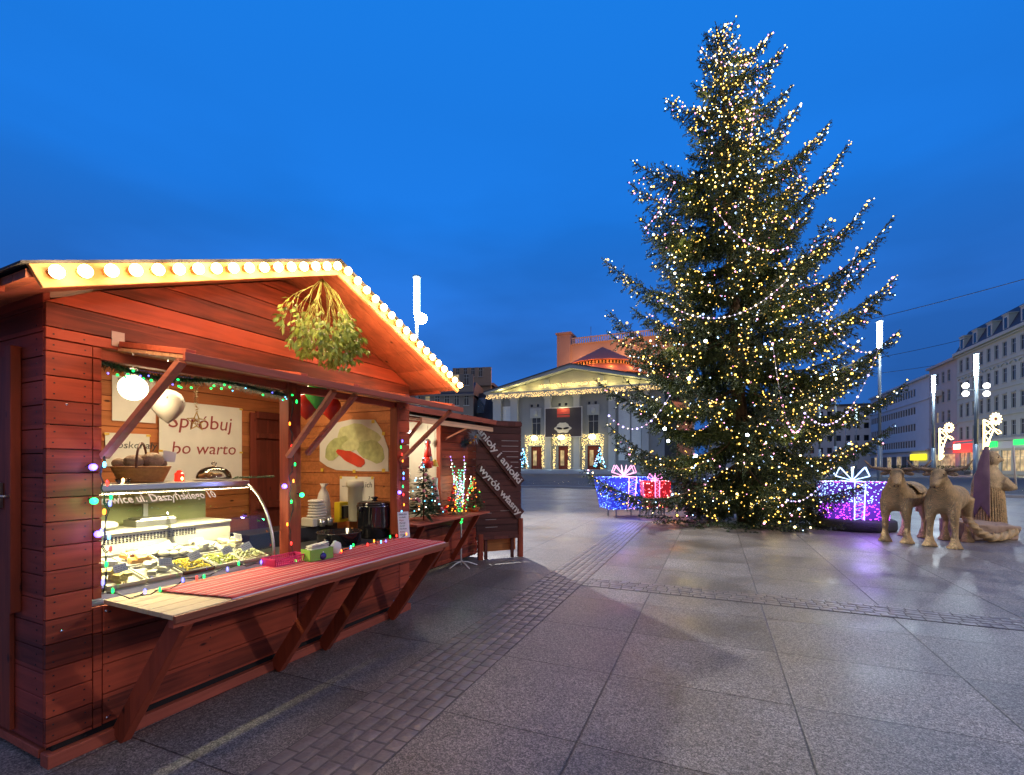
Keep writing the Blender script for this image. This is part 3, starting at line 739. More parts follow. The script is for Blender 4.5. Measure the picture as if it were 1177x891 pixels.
# trays of food
foods = [('pale cream curd', (.72, .66, .42), 'slab'), ('golden smoked', (.62, .40, .10), 'roll'), ('white crumbly', (.75, .72, .60), 'slab'), ('yellow shredded', (.80, .62, .03), 'bits'),
         ('green olive and', (.42, .46, .08), 'bits'), ('soft white', (.74, .70, .56), 'roll'), ('butter yellow', (.74, .58, .16), 'slab'), ('light herbed', (.56, .56, .28), 'bits'), ('orange rind', (.66, .36, .10), 'slab')]
TRAY = mat('dark_tray', (.05, .045, .04), rough=.35); TRAYL = mat('light_tray', (.6, .57, .48), rough=.4)
places = ['front left corner', 'front row beside the bare boards', 'middle of the front row', 'front row under the yellow cheese tag', 'front row towards the right glass', 'front right corner',
          'back row behind the corner', 'back row beside the tall price card', 'back row centre left', 'back row centre', 'back row beside the acrylic divider', 'back row at the right end']
fi = [1, 6, 2, 3, 4, 7, 0, 2, 8, 5, 2, 0]
for j in range(2):
    for i in range(6):
        k = j * 6 + i; nm, cl, kind = foods[fi[k]]
        x0 = .035 + i * .203; y0 = .045 + j * .235; z0 = .088 + (.0 if j == 0 else .055) + .008
        tr = kthing('food_tray', nm + ' cheese tray, ' + places[k], 'food tray', .05 + x0, -.04 - y0, .70 + z0, 'trays of cheese in the display case')
        tl = .235
        mb = MB().box(0, .192, 0, .215, 0, .008).box(0, .192, 0, .006, 0, .024).box(0, .192, .209, .215, 0, .024).box(0, .006, 0, .215, 0, .024).box(.186, .192, 0, .215, 0, .024)
        o = mb.build('tray', TRAY if (k % 3 == 0) else TRAYL, tr); tr.rotation_euler = (R(13), 0, TH) 
        tr.rotation_mode = 'XYZ'
        m = mat('food_' + nm.replace(' ', '_'), cl, rough=.45, var=.25, vs=25, bump=.4, bs=60); mb = MB()
        if kind == 'bits':
            for q in range(130):
                x, y = random.uniform(.02, .172), random.uniform(.02, .195); h = .03 * (1 - ((x - .096) / .1) ** 2) * (1 - ((y - .1) / .12) ** 2)
                a = random.uniform(0, PI); M_ = Matrix.Translation((x, y, .016 + h * random.uniform(.5, 1.2))) @ Matrix.Rotation(a, 4, 'Z') @ Matrix.Rotation(random.uniform(-.6, .6), 4, 'Y')
                mb.sph((0, 0, 0), (.013, .006, .006), 6, 4, M_)
        elif kind == 'roll':
            for q in range(9):
                x, y = .03 + (q % 3) * .06 + random.uniform(-.008, .008), .045 + (q // 3) * .06; 
                M_ = Matrix.Translation((x, y, .03 + random.uniform(0, .02))) @ Matrix.Rotation(random.uniform(-.7, .7), 4, 'Z')
                mb.sph((0, 0, 0), (.033, .022, .021), 10, 7, M_)
        else:
            for q in range(11):
                x, y = random.uniform(.04, .15), random.uniform(.04, .17)
                M_ = Matrix.Translation((x, y, .022 + q * .0035)) @ Matrix.Rotation(random.uniform(0, 3), 4, 'Z') @ Matrix.Rotation(random.uniform(-.25, .25), 4, 'X')
                a = random.uniform(.02, .034); mb.prism([(-a, -a), (a, -a * .7), (a * .8, a), (-a * .6, a * .8)], -.012, .012, 'z', M_)
        f_ = mb.build('cheese', m, tr, bevel=.002)
        f_['kind'] = 'stuff' if kind == 'bits' else 'structure' if False else f_.get('kind', '') or 'part'
        if kind != 'bits': del f_['kind']
        # price card on a pick
        cw, chh = random.uniform(.062, .085), random.uniform(.045, .06)
        M_ = Matrix.Translation((random.uniform(.05, .14), random.uniform(.03, .1), .055 + random.uniform(0, .02))) @ Matrix.Rotation(random.uniform(-.35, .35), 4, 'Y') @ Matrix.Rotation(-R(42), 4, 'X')
        cd = MB().box(-cw / 2, cw / 2, 0, .0015, 0, chh, M_).tube([M_ @ Vector((0, .002, chh * .5)), M_ @ Vector((0, .004, -.04))], .0015, 4)
        cd = cd.build('price_card', mat('card_white', (.74, .73, .70), rough=.5, bump=0), tr)
        mb = MB()
        for r_ in range(3):
            x = -cw * .36
            while x < cw * .3:
                wl = random.uniform(.006, .014); mb.box(x, x + wl, -.0012, -.0004, chh * (.72 - r_ * .24) - .0012, chh * (.72 - r_ * .24) + .0012, M_); x += wl + .004
        mb.build('handwriting', inkb, cd)
# parcels and scales on the ledge
pk = kthing('wrapped_parcel', 'white paper parcel with a red bow on the case ledge', 'parcel', .28, -.68, 1.063)
MB().sph((.07, 0, .03), (.11, .06, .03), 12, 7).sph((.22, 0, .03), (.12, .07, .035), 12, 7).build('paper', WHITEP, pk)
MB().sph((.12, -.02, .07), (.03, .02, .022), 8, 6).sph((.18, -.02, .07), (.03, .02, .022), 8, 6).build('bow', mat('red_ribbon', (.75, .06, .04), rough=.4), pk)
sc_ = kthing('shop_scale', 'grey shop scale with a pole display behind the curved glass', 'scale', .70, -.72, 1.063)
MB().box(0, .26, -.08, .08, 0, .045).box(.02, .24, -.09, .07, .05, .058).build('pan', STEEL, sc_, bevel=.006)
MB().box(.12, .15, .07, .09, .0, .20).build('pole', STEEL, sc_); MB().box(.06, .22, .06, .09, .15, .21).build('display', mat('grey_plastic', (.3, .32, .3), rough=.4), sc_, bevel=.006)

# ---- on top of the case
s_, z_ = kpx(163, 556, -.62)
CT = 1.372
bk = kthing('bread_basket', 'wicker basket heaped with round loaves on the case top', 'basket', s_, -.62, CT)
mb = MB()
n_ = 26
for lv in range(12):
    f = lv / 11; rx, ry_ = .125 + .045 * f, .085 + .03 * f
    mb.tube([(rx * math.cos(t) * (1 + .02 * ((k + lv) % 2)), ry_ * math.sin(t) * (1 + .02 * ((k + lv) % 2)), .006 + f * .10) for k, t in enumerate([2 * PI * q / n_ for q in range(n_ + 1)])], .0055, 5)
mb.lathe([(.08, 0), (.12, .004), (.10, .008)], seg=18)
mb.build('wicker', mat('wicker', (.36, .17, .05), rough=.6, var=.4, vs=60), bk)
mb = MB().tube([(.14 * math.cos(a), 0, .10 + .17 * math.sin(a)) for a in [PI * k / 16 for k in range(17)]], .007, 7, M=Matrix.Rotation(.9, 4, 'Z'))
mb.build('handle', mat('dark_wicker', (.12, .04, .02), rough=.5), bk)
mb = MB()
for x, y, z, a, b, d in ((-.06, -.02, .14, .06, .05, .045), (.05, -.03, .15, .07, .055, .055), (.0, .04, .14, .06, .05, .05), (.11, 0, .13, .045, .045, .035), (-.12, .02, .13, .045, .04, .035)): mb.sph((x, y, z), (a, b, d), 14, 9)
mb.build('loaf', mat('bread_crust', (.30, .20, .13), rough=.7, var=.7, vs=22, bump=.8), bk)
mb = MB().cbox((.13, -.03, .20), (.085, .002, .075), Matrix.Rotation(.15, 4, 'Y')); mb.build('card', MATS['card_white'], bk)
s_, z_ = kpx(206, 556, -.55)
ln = kthing('candle_lantern', 'small red glass candle lantern between the basket and the glass dome', 'lantern', s_, -.55, CT)
MB().lathe([(.028, 0), (.032, .005), (.03, .055), (.02, .065), (.012, .08)], seg=8, smooth=False).build('lantern_glass', mat('red_glass', (.7, .03, .02), rough=.15, emit=(1, .05, .02), es=.9, bump=0), ln)
MB().sph((0, -.034, .022), (.008, .004, .012), 8, 6).build('flame', glow('flame', (1, .6, .2), 12), ln)
s_, z_ = kpx(246, 556, -.6)
cd = kthing('cake_dome', 'clear glass dome covering pastries on the case top', 'cake dome', s_, -.6, CT)
MB().lathe([(.13, 0), (.14, .008), (.12, .012)], seg=28).build('plate', WHITEP, cd)
MB().lathe([(.118, .012), (.118, .03), (.108, .06), (.085, .085), (.05, .1), (.012, .107), (.010, .115), (.018, .125), (.018, .135), (.004, .142)], seg=28).build('dome', glass('dome_glass', (.97, .98, .95), .02, .3), cd)
mb = MB()
for q in range(9): mb.sph((random.uniform(-.07, .07), random.uniform(-.07, .07), .03 + random.random() * .02), (.03, .024, .018), 8, 6)
mb.build('pastry', mat('pastry', (.5, .28, .12), rough=.6, var=.5, vs=30), cd)
s_, z_ = kpx(131, 555, -.5)
tl = kthing('tealight_glass', 'lit tealight in a low glass at the left end of the case', 'candle', s_ + .04, -.48, CT)
MB().lathe([(.028, 0), (.04, .02), (.042, .03)], seg=16).build('glass_bowl', glass('tea_glass', (.95, .95, .9), .05, .4), tl); MB().sph((0, 0, .022), (.008, .008, .014), 8, 6).build('flame', MATS['flame'], tl)
mb = MB()
sp = kthing('fir_sprig', 'short green fir sprig lying round the foot of the glass dome', 'sprig', s_ + .75, -.46, CT)
for q in range(150):
    x = random.uniform(0, .34); a = random.uniform(0, 6.28); y = .012 * math.sin(x * 20)
    mb.tube([(x, y, .012), (x + .03, y + .028 * math.cos(a), .014 + .016 * abs(math.sin(a)))], .0012, 3)
mb.build('needles', mat('fir_green', (.03, .09, .03), rough=.6), sp)['kind'] = 'stuff'

# ---- tinsel garland under the lintel
gd = kthing('fir_garland', 'dark fir tinsel garland sagging under the raised kiosk hatch', 'garland', .24, -.06, 2.05)
path = [Vector((x, .02 * math.sin(x * 5), -.035 * math.sin(x * 4) ** 2 - .01 * math.sin(x * 9))) for x in [i * .02 for i in range(64)]]
V = []; F = []
mb = MB().tube(path, .012, 5)
for p in path:
    for q in range(60):
        a = random.uniform(0, 6.28); r_ = random.uniform(.035, .065); d = Vector((random.uniform(-.4, .4), math.cos(a), math.sin(a))).normalized()
        e_ = d.cross(Vector((1, 0, .3))).normalized() * .0016
        mb.add([p + e_, p - e_, p + d * r_], [(0, 1, 2)])
mb.build('tinsel', mat('tinsel_dark', (.018, .05, .02), rough=.5, var=.4, vs=30), gd)['kind'] = 'stuff'
gg = glow('green_led', (.01, 1, .12), 4); gb = glow('blue_led', (.12, .12, 1), 6); gc = glow('cyan_led', (.12, .6, 1), 4.5); grd = glow('red_led', (1, .03, .02), 4.5); gor = glow('amber_led', (1, .24, .02), 5); gw = glow('white_led', (1, .9, .75), 8)
for i in range(34):
    p = random.choice(path); a = random.uniform(-.2, PI + .2)
    cl = random.choice([gg, gg, gc, gb])
    bulb = MB().ico((0, 0, 0), .0075 if cl is gg else .005).build('bulb', cl, gd, loc=p + Vector((0, -.06 * abs(math.sin(a)), .05 * -abs(math.cos(a)))))
s_, z_ = kpx(226, 485, -.12)
sr = kthing('straw_star', 'golden wire star hanging on twisted tinsel from the garland', 'star', s_, -.12, z_)
mb = MB()
pts = [(.062 * (1 if k % 2 == 0 else .45) * math.sin(k * PI / 5), 0, .062 * (1 if k % 2 == 0 else .45) * math.cos(k * PI / 5)) for k in range(11)]
mb.tube(pts, .0035, 5)
for k in range(0, 10): mb.tube([pts[k], pts[(k + 4) % 10]], .0018, 4)
mb.build('star', mat('gold', (.65, .42, .10), rough=.3, metal=.6, bump=0), sr)
mb = MB()
for q in range(220):
    z = random.uniform(.06, 2.03 - z_); a = random.uniform(0, 6.28); d = Vector((math.cos(a), math.sin(a), random.uniform(-.5, .5)))
    p = Vector((.006 * math.sin(z * 30), 0, z)); e_ = Vector((-math.sin(a), math.cos(a), 0)) * .003
    mb.add([p + e_, p - e_, p + d * .022], [(0, 1, 2)])
mb.build('tinsel', MATS['gold'], sr)['kind'] = 'stuff'
# ---- string lights: up the left jamb, along the counter, up the posts
WIRE = mat('dark_wire', (.012, .014, .012), rough=.5, bump=0)
def lights(label, pts, n, r=.0065, spread=.02, cols=None, seed=1):
    rr = random.Random(seed)
    t_ = thing('string_lights', label, 'string lights', kw(*pts[0]), TH, 'coloured string lights on the kiosk')
    o0 = kw(*pts[0])
    P_ = [Vector((p[0] - pts[0][0], -(p[1] - pts[0][1]), p[2] - pts[0][2])) for p in pts]
    fine = []
    for a, b in zip(P_, P_[1:]):
        k = max(2, int((b - a).length / .035))
        for q in range(k): fine.append(a.lerp(b, q / k) + Vector([rr.uniform(-1, 1) * spread * .5 for _ in range(3)]))
    fine.append(P_[-1])
    MB().tube(fine, .0026, 5).build('wire', WIRE, t_)
    MB().tube([p + Vector((.006 * math.sin(i), -.004, .006 * math.cos(i))) for i, p in enumerate(fine)], .0022, 4).build('wire', WIRE, t_)
    cols = cols or [gb, gg, grd, gor, gc]
    for i in range(n):
        p = fine[int((i + .5) / n * (len(fine) - 1))]; d = Vector((rr.uniform(-1, 1), rr.uniform(-1, -.2), rr.uniform(-.3, 1))).normalized()
        q = p + d * .028
        b = MB().lathe([(.002, -.009), (.0048, -.006), (.005, .006), (.002, .012)], seg=6).build('bulb', cols[i % len(cols)], t_, loc=q)
        b.scale = (r / .005,) * 3
        MB().tube([Vector((0, 0, 0)), p - q], .0026, 4).build('bulb_stem', WIRE, b).scale = (.005 / r,) * 3
    return t_
jl = [(.225, .03, 1.56), (.21, .04, 1.40), (.24, .03, 1.25), (.215, .035, 1.10), (.235, .03, .95), (.22, .03, .82)]
lights('string lights climbing the left jamb beside the cheese case', jl, 11, cols=[gb, gc, grd, gg, gb, gor], seed=3, r=.0075)
for (x, y, n_, m_, cc, pw) in ((107, 537, .05, gb, (.3, .3, 1), .9), (108, 576, .05, gg, (.05, 1, .3), .9), (113, 614, .05, gb, (.3, .3, 1), .9), (327, 559, .04, gb, (.3, .3, 1), 1.0), (347, 569, .05, gg, (.1, 1, .4), .5), (459, 566, .04, gb, (.35, .3, 1), .9)):
    s_, z_ = kpx(x, y, n_)
    st_ = kthing('spot_bulb', {gb: 'blue', gg: 'green'}[m_] + ' bright bulb clipped at ' + {107: 'the left jamb, uppermost', 108: 'the left jamb, in the middle', 113: 'the left jamb, lowest', 327: 'the centre post', 347: 'the right side of the centre post', 459: 'the right hatch jamb'}[x], 'light bulb', s_, n_, z_, 'bright single bulbs on the hatch posts')
    MB().sph((0, 0, 0), .018, 12, 8).build('bulb', glow('big_blue', (.13, .08, 1), 7) if m_ is gb else glow('big_green', (.02, 1, .18), 5), st_)
    MB().tube([(0, .012, 0), (0, n_ + .0, .01)], .006, 6).build('holder', WIRE, st_)
    light('led_light', 'POINT', kw(s_, n_ + .03, z_), pw, cc, .015)
lights('string lights lying along the front of the case and runner', [(.24, .02, .80), (.30, .12, .785), (.42, .16, .79), (.62, .06, .80), (.78, .05, .80), (.95, .02, .82), (1.12, .04, .80), (1.2, .10, .785)], 9, seed=5, cols=[gg, gb, gg, gb, grd])
lights('string lights heaped on the runner before the pans', [(1.2, .10, .785), (1.35, .16, .785), (1.55, .12, .79), (1.8, .15, .785), (2.0, .08, .79), (2.2, .14, .785), (2.4, .1, .785), (2.6, .14, .785)], 19, seed=8, spread=.05)
lights('string lights hanging down the centre hatch post', [(1.40, .02, 2.0), (1.39, .02, 1.8), (1.41, .025, 1.6), (1.385, .02, 1.4), (1.40, .02, 1.2), (1.38, .02, 1.0), (1.40, .03, .82)], 8, seed=9, cols=[gg, gor, grd, gg, gor])
lights('string lights hanging down the right hatch jamb', [(2.69, .01, 1.75), (2.70, .02, 1.5), (2.68, .02, 1.3), (2.70, .02, 1.1), (2.71, .03, .95), (2.68, .06, .80)], 12, seed=10)

# ---- cloth, basket, boxes, pots on the counter
clm, tt, bb = nt('striped_cloth'); Lk = tt.links.new
tc = N(tt, 'ShaderNodeTexCoord'); sx = N(tt, 'ShaderNodeSeparateXYZ'); Lk(tc.outputs['Object'], sx.inputs[0])
mm = N(tt, 'ShaderNodeMath', operation='MULTIPLY'); Lk(sx.outputs['Y'], mm.inputs[0]); mm.inputs[1].default_value = 1 / .165
fr = N(tt, 'ShaderNodeMath', operation='FRACT'); Lk(mm.outputs[0], fr.inputs[0])
cr = N(tt, 'ShaderNodeValToRGB'); cr.color_ramp.interpolation = 'CONSTANT'; Lk(fr.outputs[0], cr.inputs['Fac'])
e = cr.color_ramp.elements; rd = (.50, .035, .045, 1); dk = (.20, .01, .02, 1); wh = (.62, .5, .5, 1)
e[0].position = 0; e[0].color = rd; e[1].position = .93; e[1].color = dk
for p, cc in ((.22, wh), (.27, rd), (.34, dk), (.38, rd), (.55, wh), (.565, rd), (.60, wh), (.615, dk), (.68, rd), (.8, wh), (.83, rd)):
    k = e.new(p); k.color = cc
Lk(cr.outputs['Color'], bb.inputs['Base Color']); bb.inputs['Roughness'].default_value = .8
wv = N(tt, 'ShaderNodeTexNoise'); wv.inputs['Scale'].default_value = 300; Lk(tc.outputs['Object'], wv.inputs['Vector']); bp = N(tt, 'ShaderNodeBump'); bp.inputs['Strength'].default_value = .4; bp.inputs['Distance'].default_value = .002
Lk(wv.outputs['Fac'], bp.inputs['Height']); Lk(bp.outputs['Normal'], bb.inputs['Normal'])
rn = kthing('table_runner', 'red striped woven runner laid along the counter', 'cloth', .44, 0, .774)
V = []; F = []; nx, ny = 60, 18
for i in range(nx + 1):
    for j in range(ny + 1):
        u, v = i / nx, j / ny
        x = u * 2.14 + .10 * v * (1 - u); y = -.075 - v * .56
        z = .004 + .003 * mnoise.noise(Vector((x * 5, y * 9, 0))) + .002
        if v > .97: z -= .02; y += .0
        V.append((x, y, z))
for i in range(nx):
    for j in range(ny): a = i * (ny + 1) + j; F.append((a, a + ny + 1, a + ny + 2, a + 1))
o = MB().add(V, F, True).build('cloth', clm, rn); md = o.modifiers.new('t', 'SOLIDIFY'); md.thickness = .003
def kp(x, y, z):  # counter-top point under a pixel
    p = gnd(x, y, z); d = p - A0; return d.dot(KU), d.dot(KN)
s_, n_ = kp(328, 647, .785)
pb = kthing('plastic_basket', 'pink perforated plastic basket on the striped runner', 'basket', s_, n_ - .0, .782)
mb = MB(); PK_ = mat('pink_plastic', (.62, .04, .16), rough=.35, bump=0)
w2, d2, h2 = .13, .065, .052
for (x0, y0, x1, y1) in ((-w2, -d2, w2, -d2), (w2, -d2, w2, d2), (w2, d2, -w2, d2), (-w2, d2, -w2, -d2)):
    mb.bar((x0 * 1.05, y0 * 1.05, h2), (x1 * 1.05, y1 * 1.05, h2), .006, .010); mb.bar((x0, y0, .004), (x1, y1, .004), .004, .010); mb.bar((x0, y0, .02), (x1, y1, .02), .003, .004); mb.bar((x0, y0, .035), (x1, y1, .035), .003, .004)
    n3 = 16
    for q in range(n3 + 1):
        f = q / n3; xx, yy = x0 + (x1 - x0) * f, y0 + (y1 - y0) * f
        mb.bar((xx, yy, .0), (xx * 1.05, yy * 1.05, h2), .005, .005)
mb.box(-w2, w2, -d2, d2, .001, .004); mb.build('basket', PK_, pb)
s_, n_ = kp(352, 643, .785)
gbx = kthing('napkin_box', 'green cardboard box of white napkins beside the pink basket', 'box', s_ + .05, n_ + .06, .782, rz=-.1)
GR = mat('green_card', (.22, .42, .06), rough=.5)
MB().box(-.10, .10, -.055, -.051, 0, .085).box(-.10, .10, .051, .055, 0, .085).box(-.10, -.096, -.055, .055, 0, .085).box(.096, .10, -.055, .055, 0, .085).box(-.1, .1, -.055, .055, 0, .004).build('box', GR, gbx, bevel=.001)
mb = MB()
for q in range(12): mb.cbox((0, 0, 0), (.15, .07, .002), Matrix.Translation((random.uniform(-.01, .01), 0, .07 + q * .004)) @ Matrix.Rotation(random.uniform(-.2, .2), 4, 'X') @ Matrix.Rotation(random.uniform(-.12, .12), 4, 'Y'))
mb.build('napkin', WHITEP, gbx)
s_, n_ = kp(371, 643, .785)
bb_ = kthing('glass_bauble', 'dark blue glass bauble next to the napkin box', 'bauble', s_, n_, .782)
MB().sph((0, 0, .028), .027, 18, 12).build('ball', mat('blue_gloss', (.08, .07, .3), rough=.08, metal=.5, bump=0), bb_); MB().lathe([(.007, .053), (.007, .062)], seg=8).build('cap', CHROME, bb_)
s_, n_ = kp(388, 638, .785)
bg_ = kthing('paper_bag', 'crumpled white paper bag behind the blue bauble', 'bag', s_ + .06, n_ - .08, .782)
o = MB().sph((0, 0, .045), (.045, .035, .055), 14, 10).build('bag', WHITEP, bg_); md = o.modifiers.new('d', 'DISPLACE'); tex = bpy.data.textures.new('crumple', 'CLOUDS'); tex.noise_scale = .03; md.texture = tex; md.strength = .03
# menu card
s_, n_ = kp(465, 618, .785)
mc = kthing('menu_card', 'narrow white handwritten menu card leaning on the right hatch jamb', 'menu', s_ - .0, n_ , .784, rz=-.45)
w_, h_ = .115, .25
Mt = Matrix.Rotation(R(-8), 4, 'X')
MB().box(-w_ / 2, w_ / 2, 0, .003, 0, h_, Mt).build('card', mat('menu_white', (.72, .72, .76), rough=.3, bump=0), mc)
for q, (txt, sz, mk) in enumerate((('Danie dnia', .019, inkb), ('na ciepło', .019, inkb), ('Bigos', .022, ink), ('Pierogi', .022, inkb), ('Żurek', .022, mat('green_ink', (.02, .2, .1), bump=0)), ('Herbata', .022, inkb), ('Kawa', .022, ink), ('Grzane', .022, inkb))):
    tm = text_mb(txt, sz, .001, .2, .0008); tm.v = [Mt @ Vector((x - .045, y - .001, z + h_ - .03 - q * .028)) for x, y, z in tm.v]; tm.build('lettering', mk, mc)
# worktop behind the right hatch
wt = kthing('work_table', 'dark work table behind the right half of the counter', 'table', 1.56, -.05, .0)
MB().box(0, 1.18, .03, .62, .72, .755).build('top', mat('dark_top', (.06, .06, .065), rough=.3), wt, bevel=.003)
MB().box(.02, .05, .04, .6, .09, .72).box(1.13, 1.16, .04, .6, .09, .72).build('leg', BLACK, wt)
MB().box(.0, .98, .63, .96, .10, .89).build('cupboard', mat('dark_panel', (.02, .02, .022), rough=.4), wt, bevel=.004)
s_, z_ = kpx(432, 612, -.30)
pt = kthing('soup_kettle', 'black lidded soup kettle in the right half of the hatch', 'kettle', s_ - .04, -.28, .757)
BK = mat('black_enamel', (.012, .012, .016), rough=.12, bump=0, coat=.6)
MB().lathe([(.15, 0), (.16, .01), (.16, .09), (.175, .10), (.175, .12), (.172, .30), (.178, .31), (.178, .325), (.168, .33)], seg=36).build('body', BK, pt)
MB().lathe([(.17, .33), (.17, .345), (.14, .362), (.06, .372), (.02, .375), (.02, .385), (.035, .395), (.035, .405), (.01, .41)], seg=36).build('lid', BK, pt)
for q in (-1, 1): MB().tube([(q * .17, 0, .28), (q * .21, 0, .28), (q * .21, 0, .31), (q * .17, 0, .31)], .01, 7).build('handle', BK, pt)
s_, z_ = kpx(392, 610, -.26)
pn = kthing('griddle_pan', 'wide black cast pan left of the soup kettle', 'pan', s_ - .02, -.26, .757)
MB().lathe([(.15, 0), (.19, .015), (.20, .11), (.207, .118), (.20, .12), (.19, .03), (.02, .022)], seg=36).build('pan', BK, pn)
MB().tube([(-.19, -.05, .06), (-.23, -.06, .06)], .024, 10).build('knob', BK, pn)
# back-counter clutter
def kit(name, label, cat, x, y, n, z, rz=0.):
    s_, _ = kpx(x, y, n); return kthing(name, label, cat, s_, n, z, rz=rz)
ct = kit('tall_canister', 'tall white paper-towel canister behind the soup kettle', 'canister', 409, 580, -.62, .89)
MB().lathe([(.075, 0), (.08, .01), (.08, .36), (.10, .362), (.10, .42), (.09, .43)], seg=24).build('canister', mat('cream_plastic', (.70, .65, .52), rough=.4), ct)
cf = kit('coffee_maker', 'small black and yellow coffee maker beside the white canister', 'coffee maker', 393, 585, -.70, .89)
MB().box(-.05, .06, -.04, .04, 0, .03).box(-.07, -.04, -.04, .04, 0, .19).box(-.07, .05, -.04, .04, .17, .21).build('housing', mat('yellow_plastic', (.75, .55, .02), rough=.3), cf, bevel=.008); MB().box(-.03, .06, -.045, .045, .035, .165).build('jug', BK, cf, bevel=.01)
tw = kit('folded_towels', 'stack of folded cream towels beside the centre post', 'towels', 364, 580, -.70, .89)
mb = MB()
for q in range(6): mb.sph((random.uniform(-.01, .01), 0, .10 + q * .028), (.11 - q * .006, .08, .020), 16, 6)
mb.build('towel', mat('towel_cream', (.62, .57, .50), rough=.9, bump=.6), tw); MB().box(-.12, .12, -.08, .08, 0, .085).build('crate', mat('crate_cream', (.5, .45, .38)), tw, bevel=.01)
for q, (x, nm) in enumerate(((368, 'left'), (377, 'right'))):
    j = kit('tin_mug', 'small ' + nm + ' hand tin mug before the folded towels', 'mug', x + 2, 590, -.60, .89)
    MB().lathe([(.03, 0), (.033, .07), (.03, .07), (.028, .006)], seg=16).build('mug', STEEL, j)
bgp = kit('white_bag', 'upright white plastic bag behind the towels', 'bag', 372, 560, -.85, .89)
o = MB().lathe([(.05, 0), (.075, .05), (.07, .2), (.05, .30), (.02, .36), (.04, .40)], seg=14).build('bag', mat('bag_white', (.65, .6, .55), rough=.5), bgp); md = o.modifiers.new('d', 'DISPLACE'); md.texture = tex; md.strength = .04
sg_ = kit('gingerbread_ornament', 'small orange figure ornament at the foot of the white canister', 'ornament', 405, 592, -.35, .757)
MB().sph((0, 0, .05), (.02, .015, .035), 10, 8).sph((0, 0, .10), (.016, .014, .018), 10, 8).build('ornament', mat('orange_paint', (.7, .25, .04), rough=.4), sg_)
# ------------------------------------------------------------------ kiosk two, beyond the first
B0 = kw(3.30, -.735)
def k2w(s, n, z=0.): return B0 + KU * s + KN * n + Vector((0, 0, z))
k2 = thing('market_kiosk', 'further kiosk selling Christmas decorations, behind the cheese kiosk', 'kiosk', B0, TH)
L2 = 2.25
mb = MB(); planks(mb, c(0), c(.12), .06, 2.12, 0, .024); planks(mb, c(1.24), c(L2), .06, 2.12, 0, .024); planks(mb, c(.125), c(1.235), .06, .80, 0, .024); planks(mb, c(.125), c(1.235), 2.04, 2.12, 0, .024)
mb.build('front_wall', RED, k2, bevel=.0025)
MB().box(.02, .12, .03, .045, .04, 2.12).box(1.24, L2, .03, .045, .04, 2.12).box(.12, 1.24, .03, .045, .04, .79).build('backing', BLACK, k2)
MB().box(L2 - .03, L2, .05, 1.6, .04, 2.12).build('side_wall', REDY, k2); MB().box(0, .03, .05, 1.6, .04, 2.12).build('side_wall', REDY, k2)
MB().box(0, L2, 1.57, 1.6, .04, 2.12).build('rear_wall', mat('cream_lining', (.60, .56, .44), rough=.8), k2)
MB().box(.05, 1.3, .9, .92, .7, 2.1).build('shelf_back', MATS['cream_lining'], k2)
MB().prism([(-.35, 2.13), (1.7, 2.13), (1.7, 2.2), (-.35, 2.17)], -.1, L2 + .12, 'x').build('roof', BITUM, k2)
MB().box(-.1, L2 + .12, -.36, -.33, 2.11, 2.18).build('eave_board', TRIM, k2)
mb = MB()
for i in range(6): mb.box(.05, 1.75, -.10 - .085 * i, -.02 - .085 * i, 2.06 - .012 * i, 2.075 - .012 * i)
mb.box(.03, 1.77, -.54, -.515, 1.97, 2.03)
mb.build('hatch_cover', MATS['hatch_wood'], k2)
MB().bar((.02, -.01, 1.45), (.06, -.50, 1.98), .035, .03).build('hatch_prop', MATS['prop_wood'], k2)
MB().bar((1.3, -.01, 1.85), (1.32, -.42, 2.02), .02, .02).build('hatch_prop', MATS['prop_wood'], k2)
MB().box(.0, 1.75, -.50, .02, .775, .80).build('counter_board', TRIM, k2, bevel=.003)
for s in (.2, 1.0, 1.5): MB().bar((s, -.01, .1), (s + .02, -.42, .77), .04, .07).build('strut', REDV, k2, bevel=.003)
MB().box(.12, .16, .0, .07, .8, 2.06).build('hatch_jamb', REDV, k2, bevel=.003); MB().box(1.2, 1.24, .0, .07, .8, 2.06).build('hatch_jamb', REDV, k2, bevel=.003)
MB().box(1.25, 1.27, .05, 1.5, .6, 2.11).build('inner_wall', MATS['cream_lining'], k2)
light('stall_light', 'POINT', k2w(.6, -.35, 1.85), 30, (1, .86, .66), .08)
tl_ = thing('glow_strip', 'white strip lamp inside the further kiosk hatch', 'lamp', k2w(.2, -.35, 1.93), TH)
MB().box(0, .8, 0, .04, 0, .03).build('tube', glow('strip', (1, .95, .85), 9), tl_)

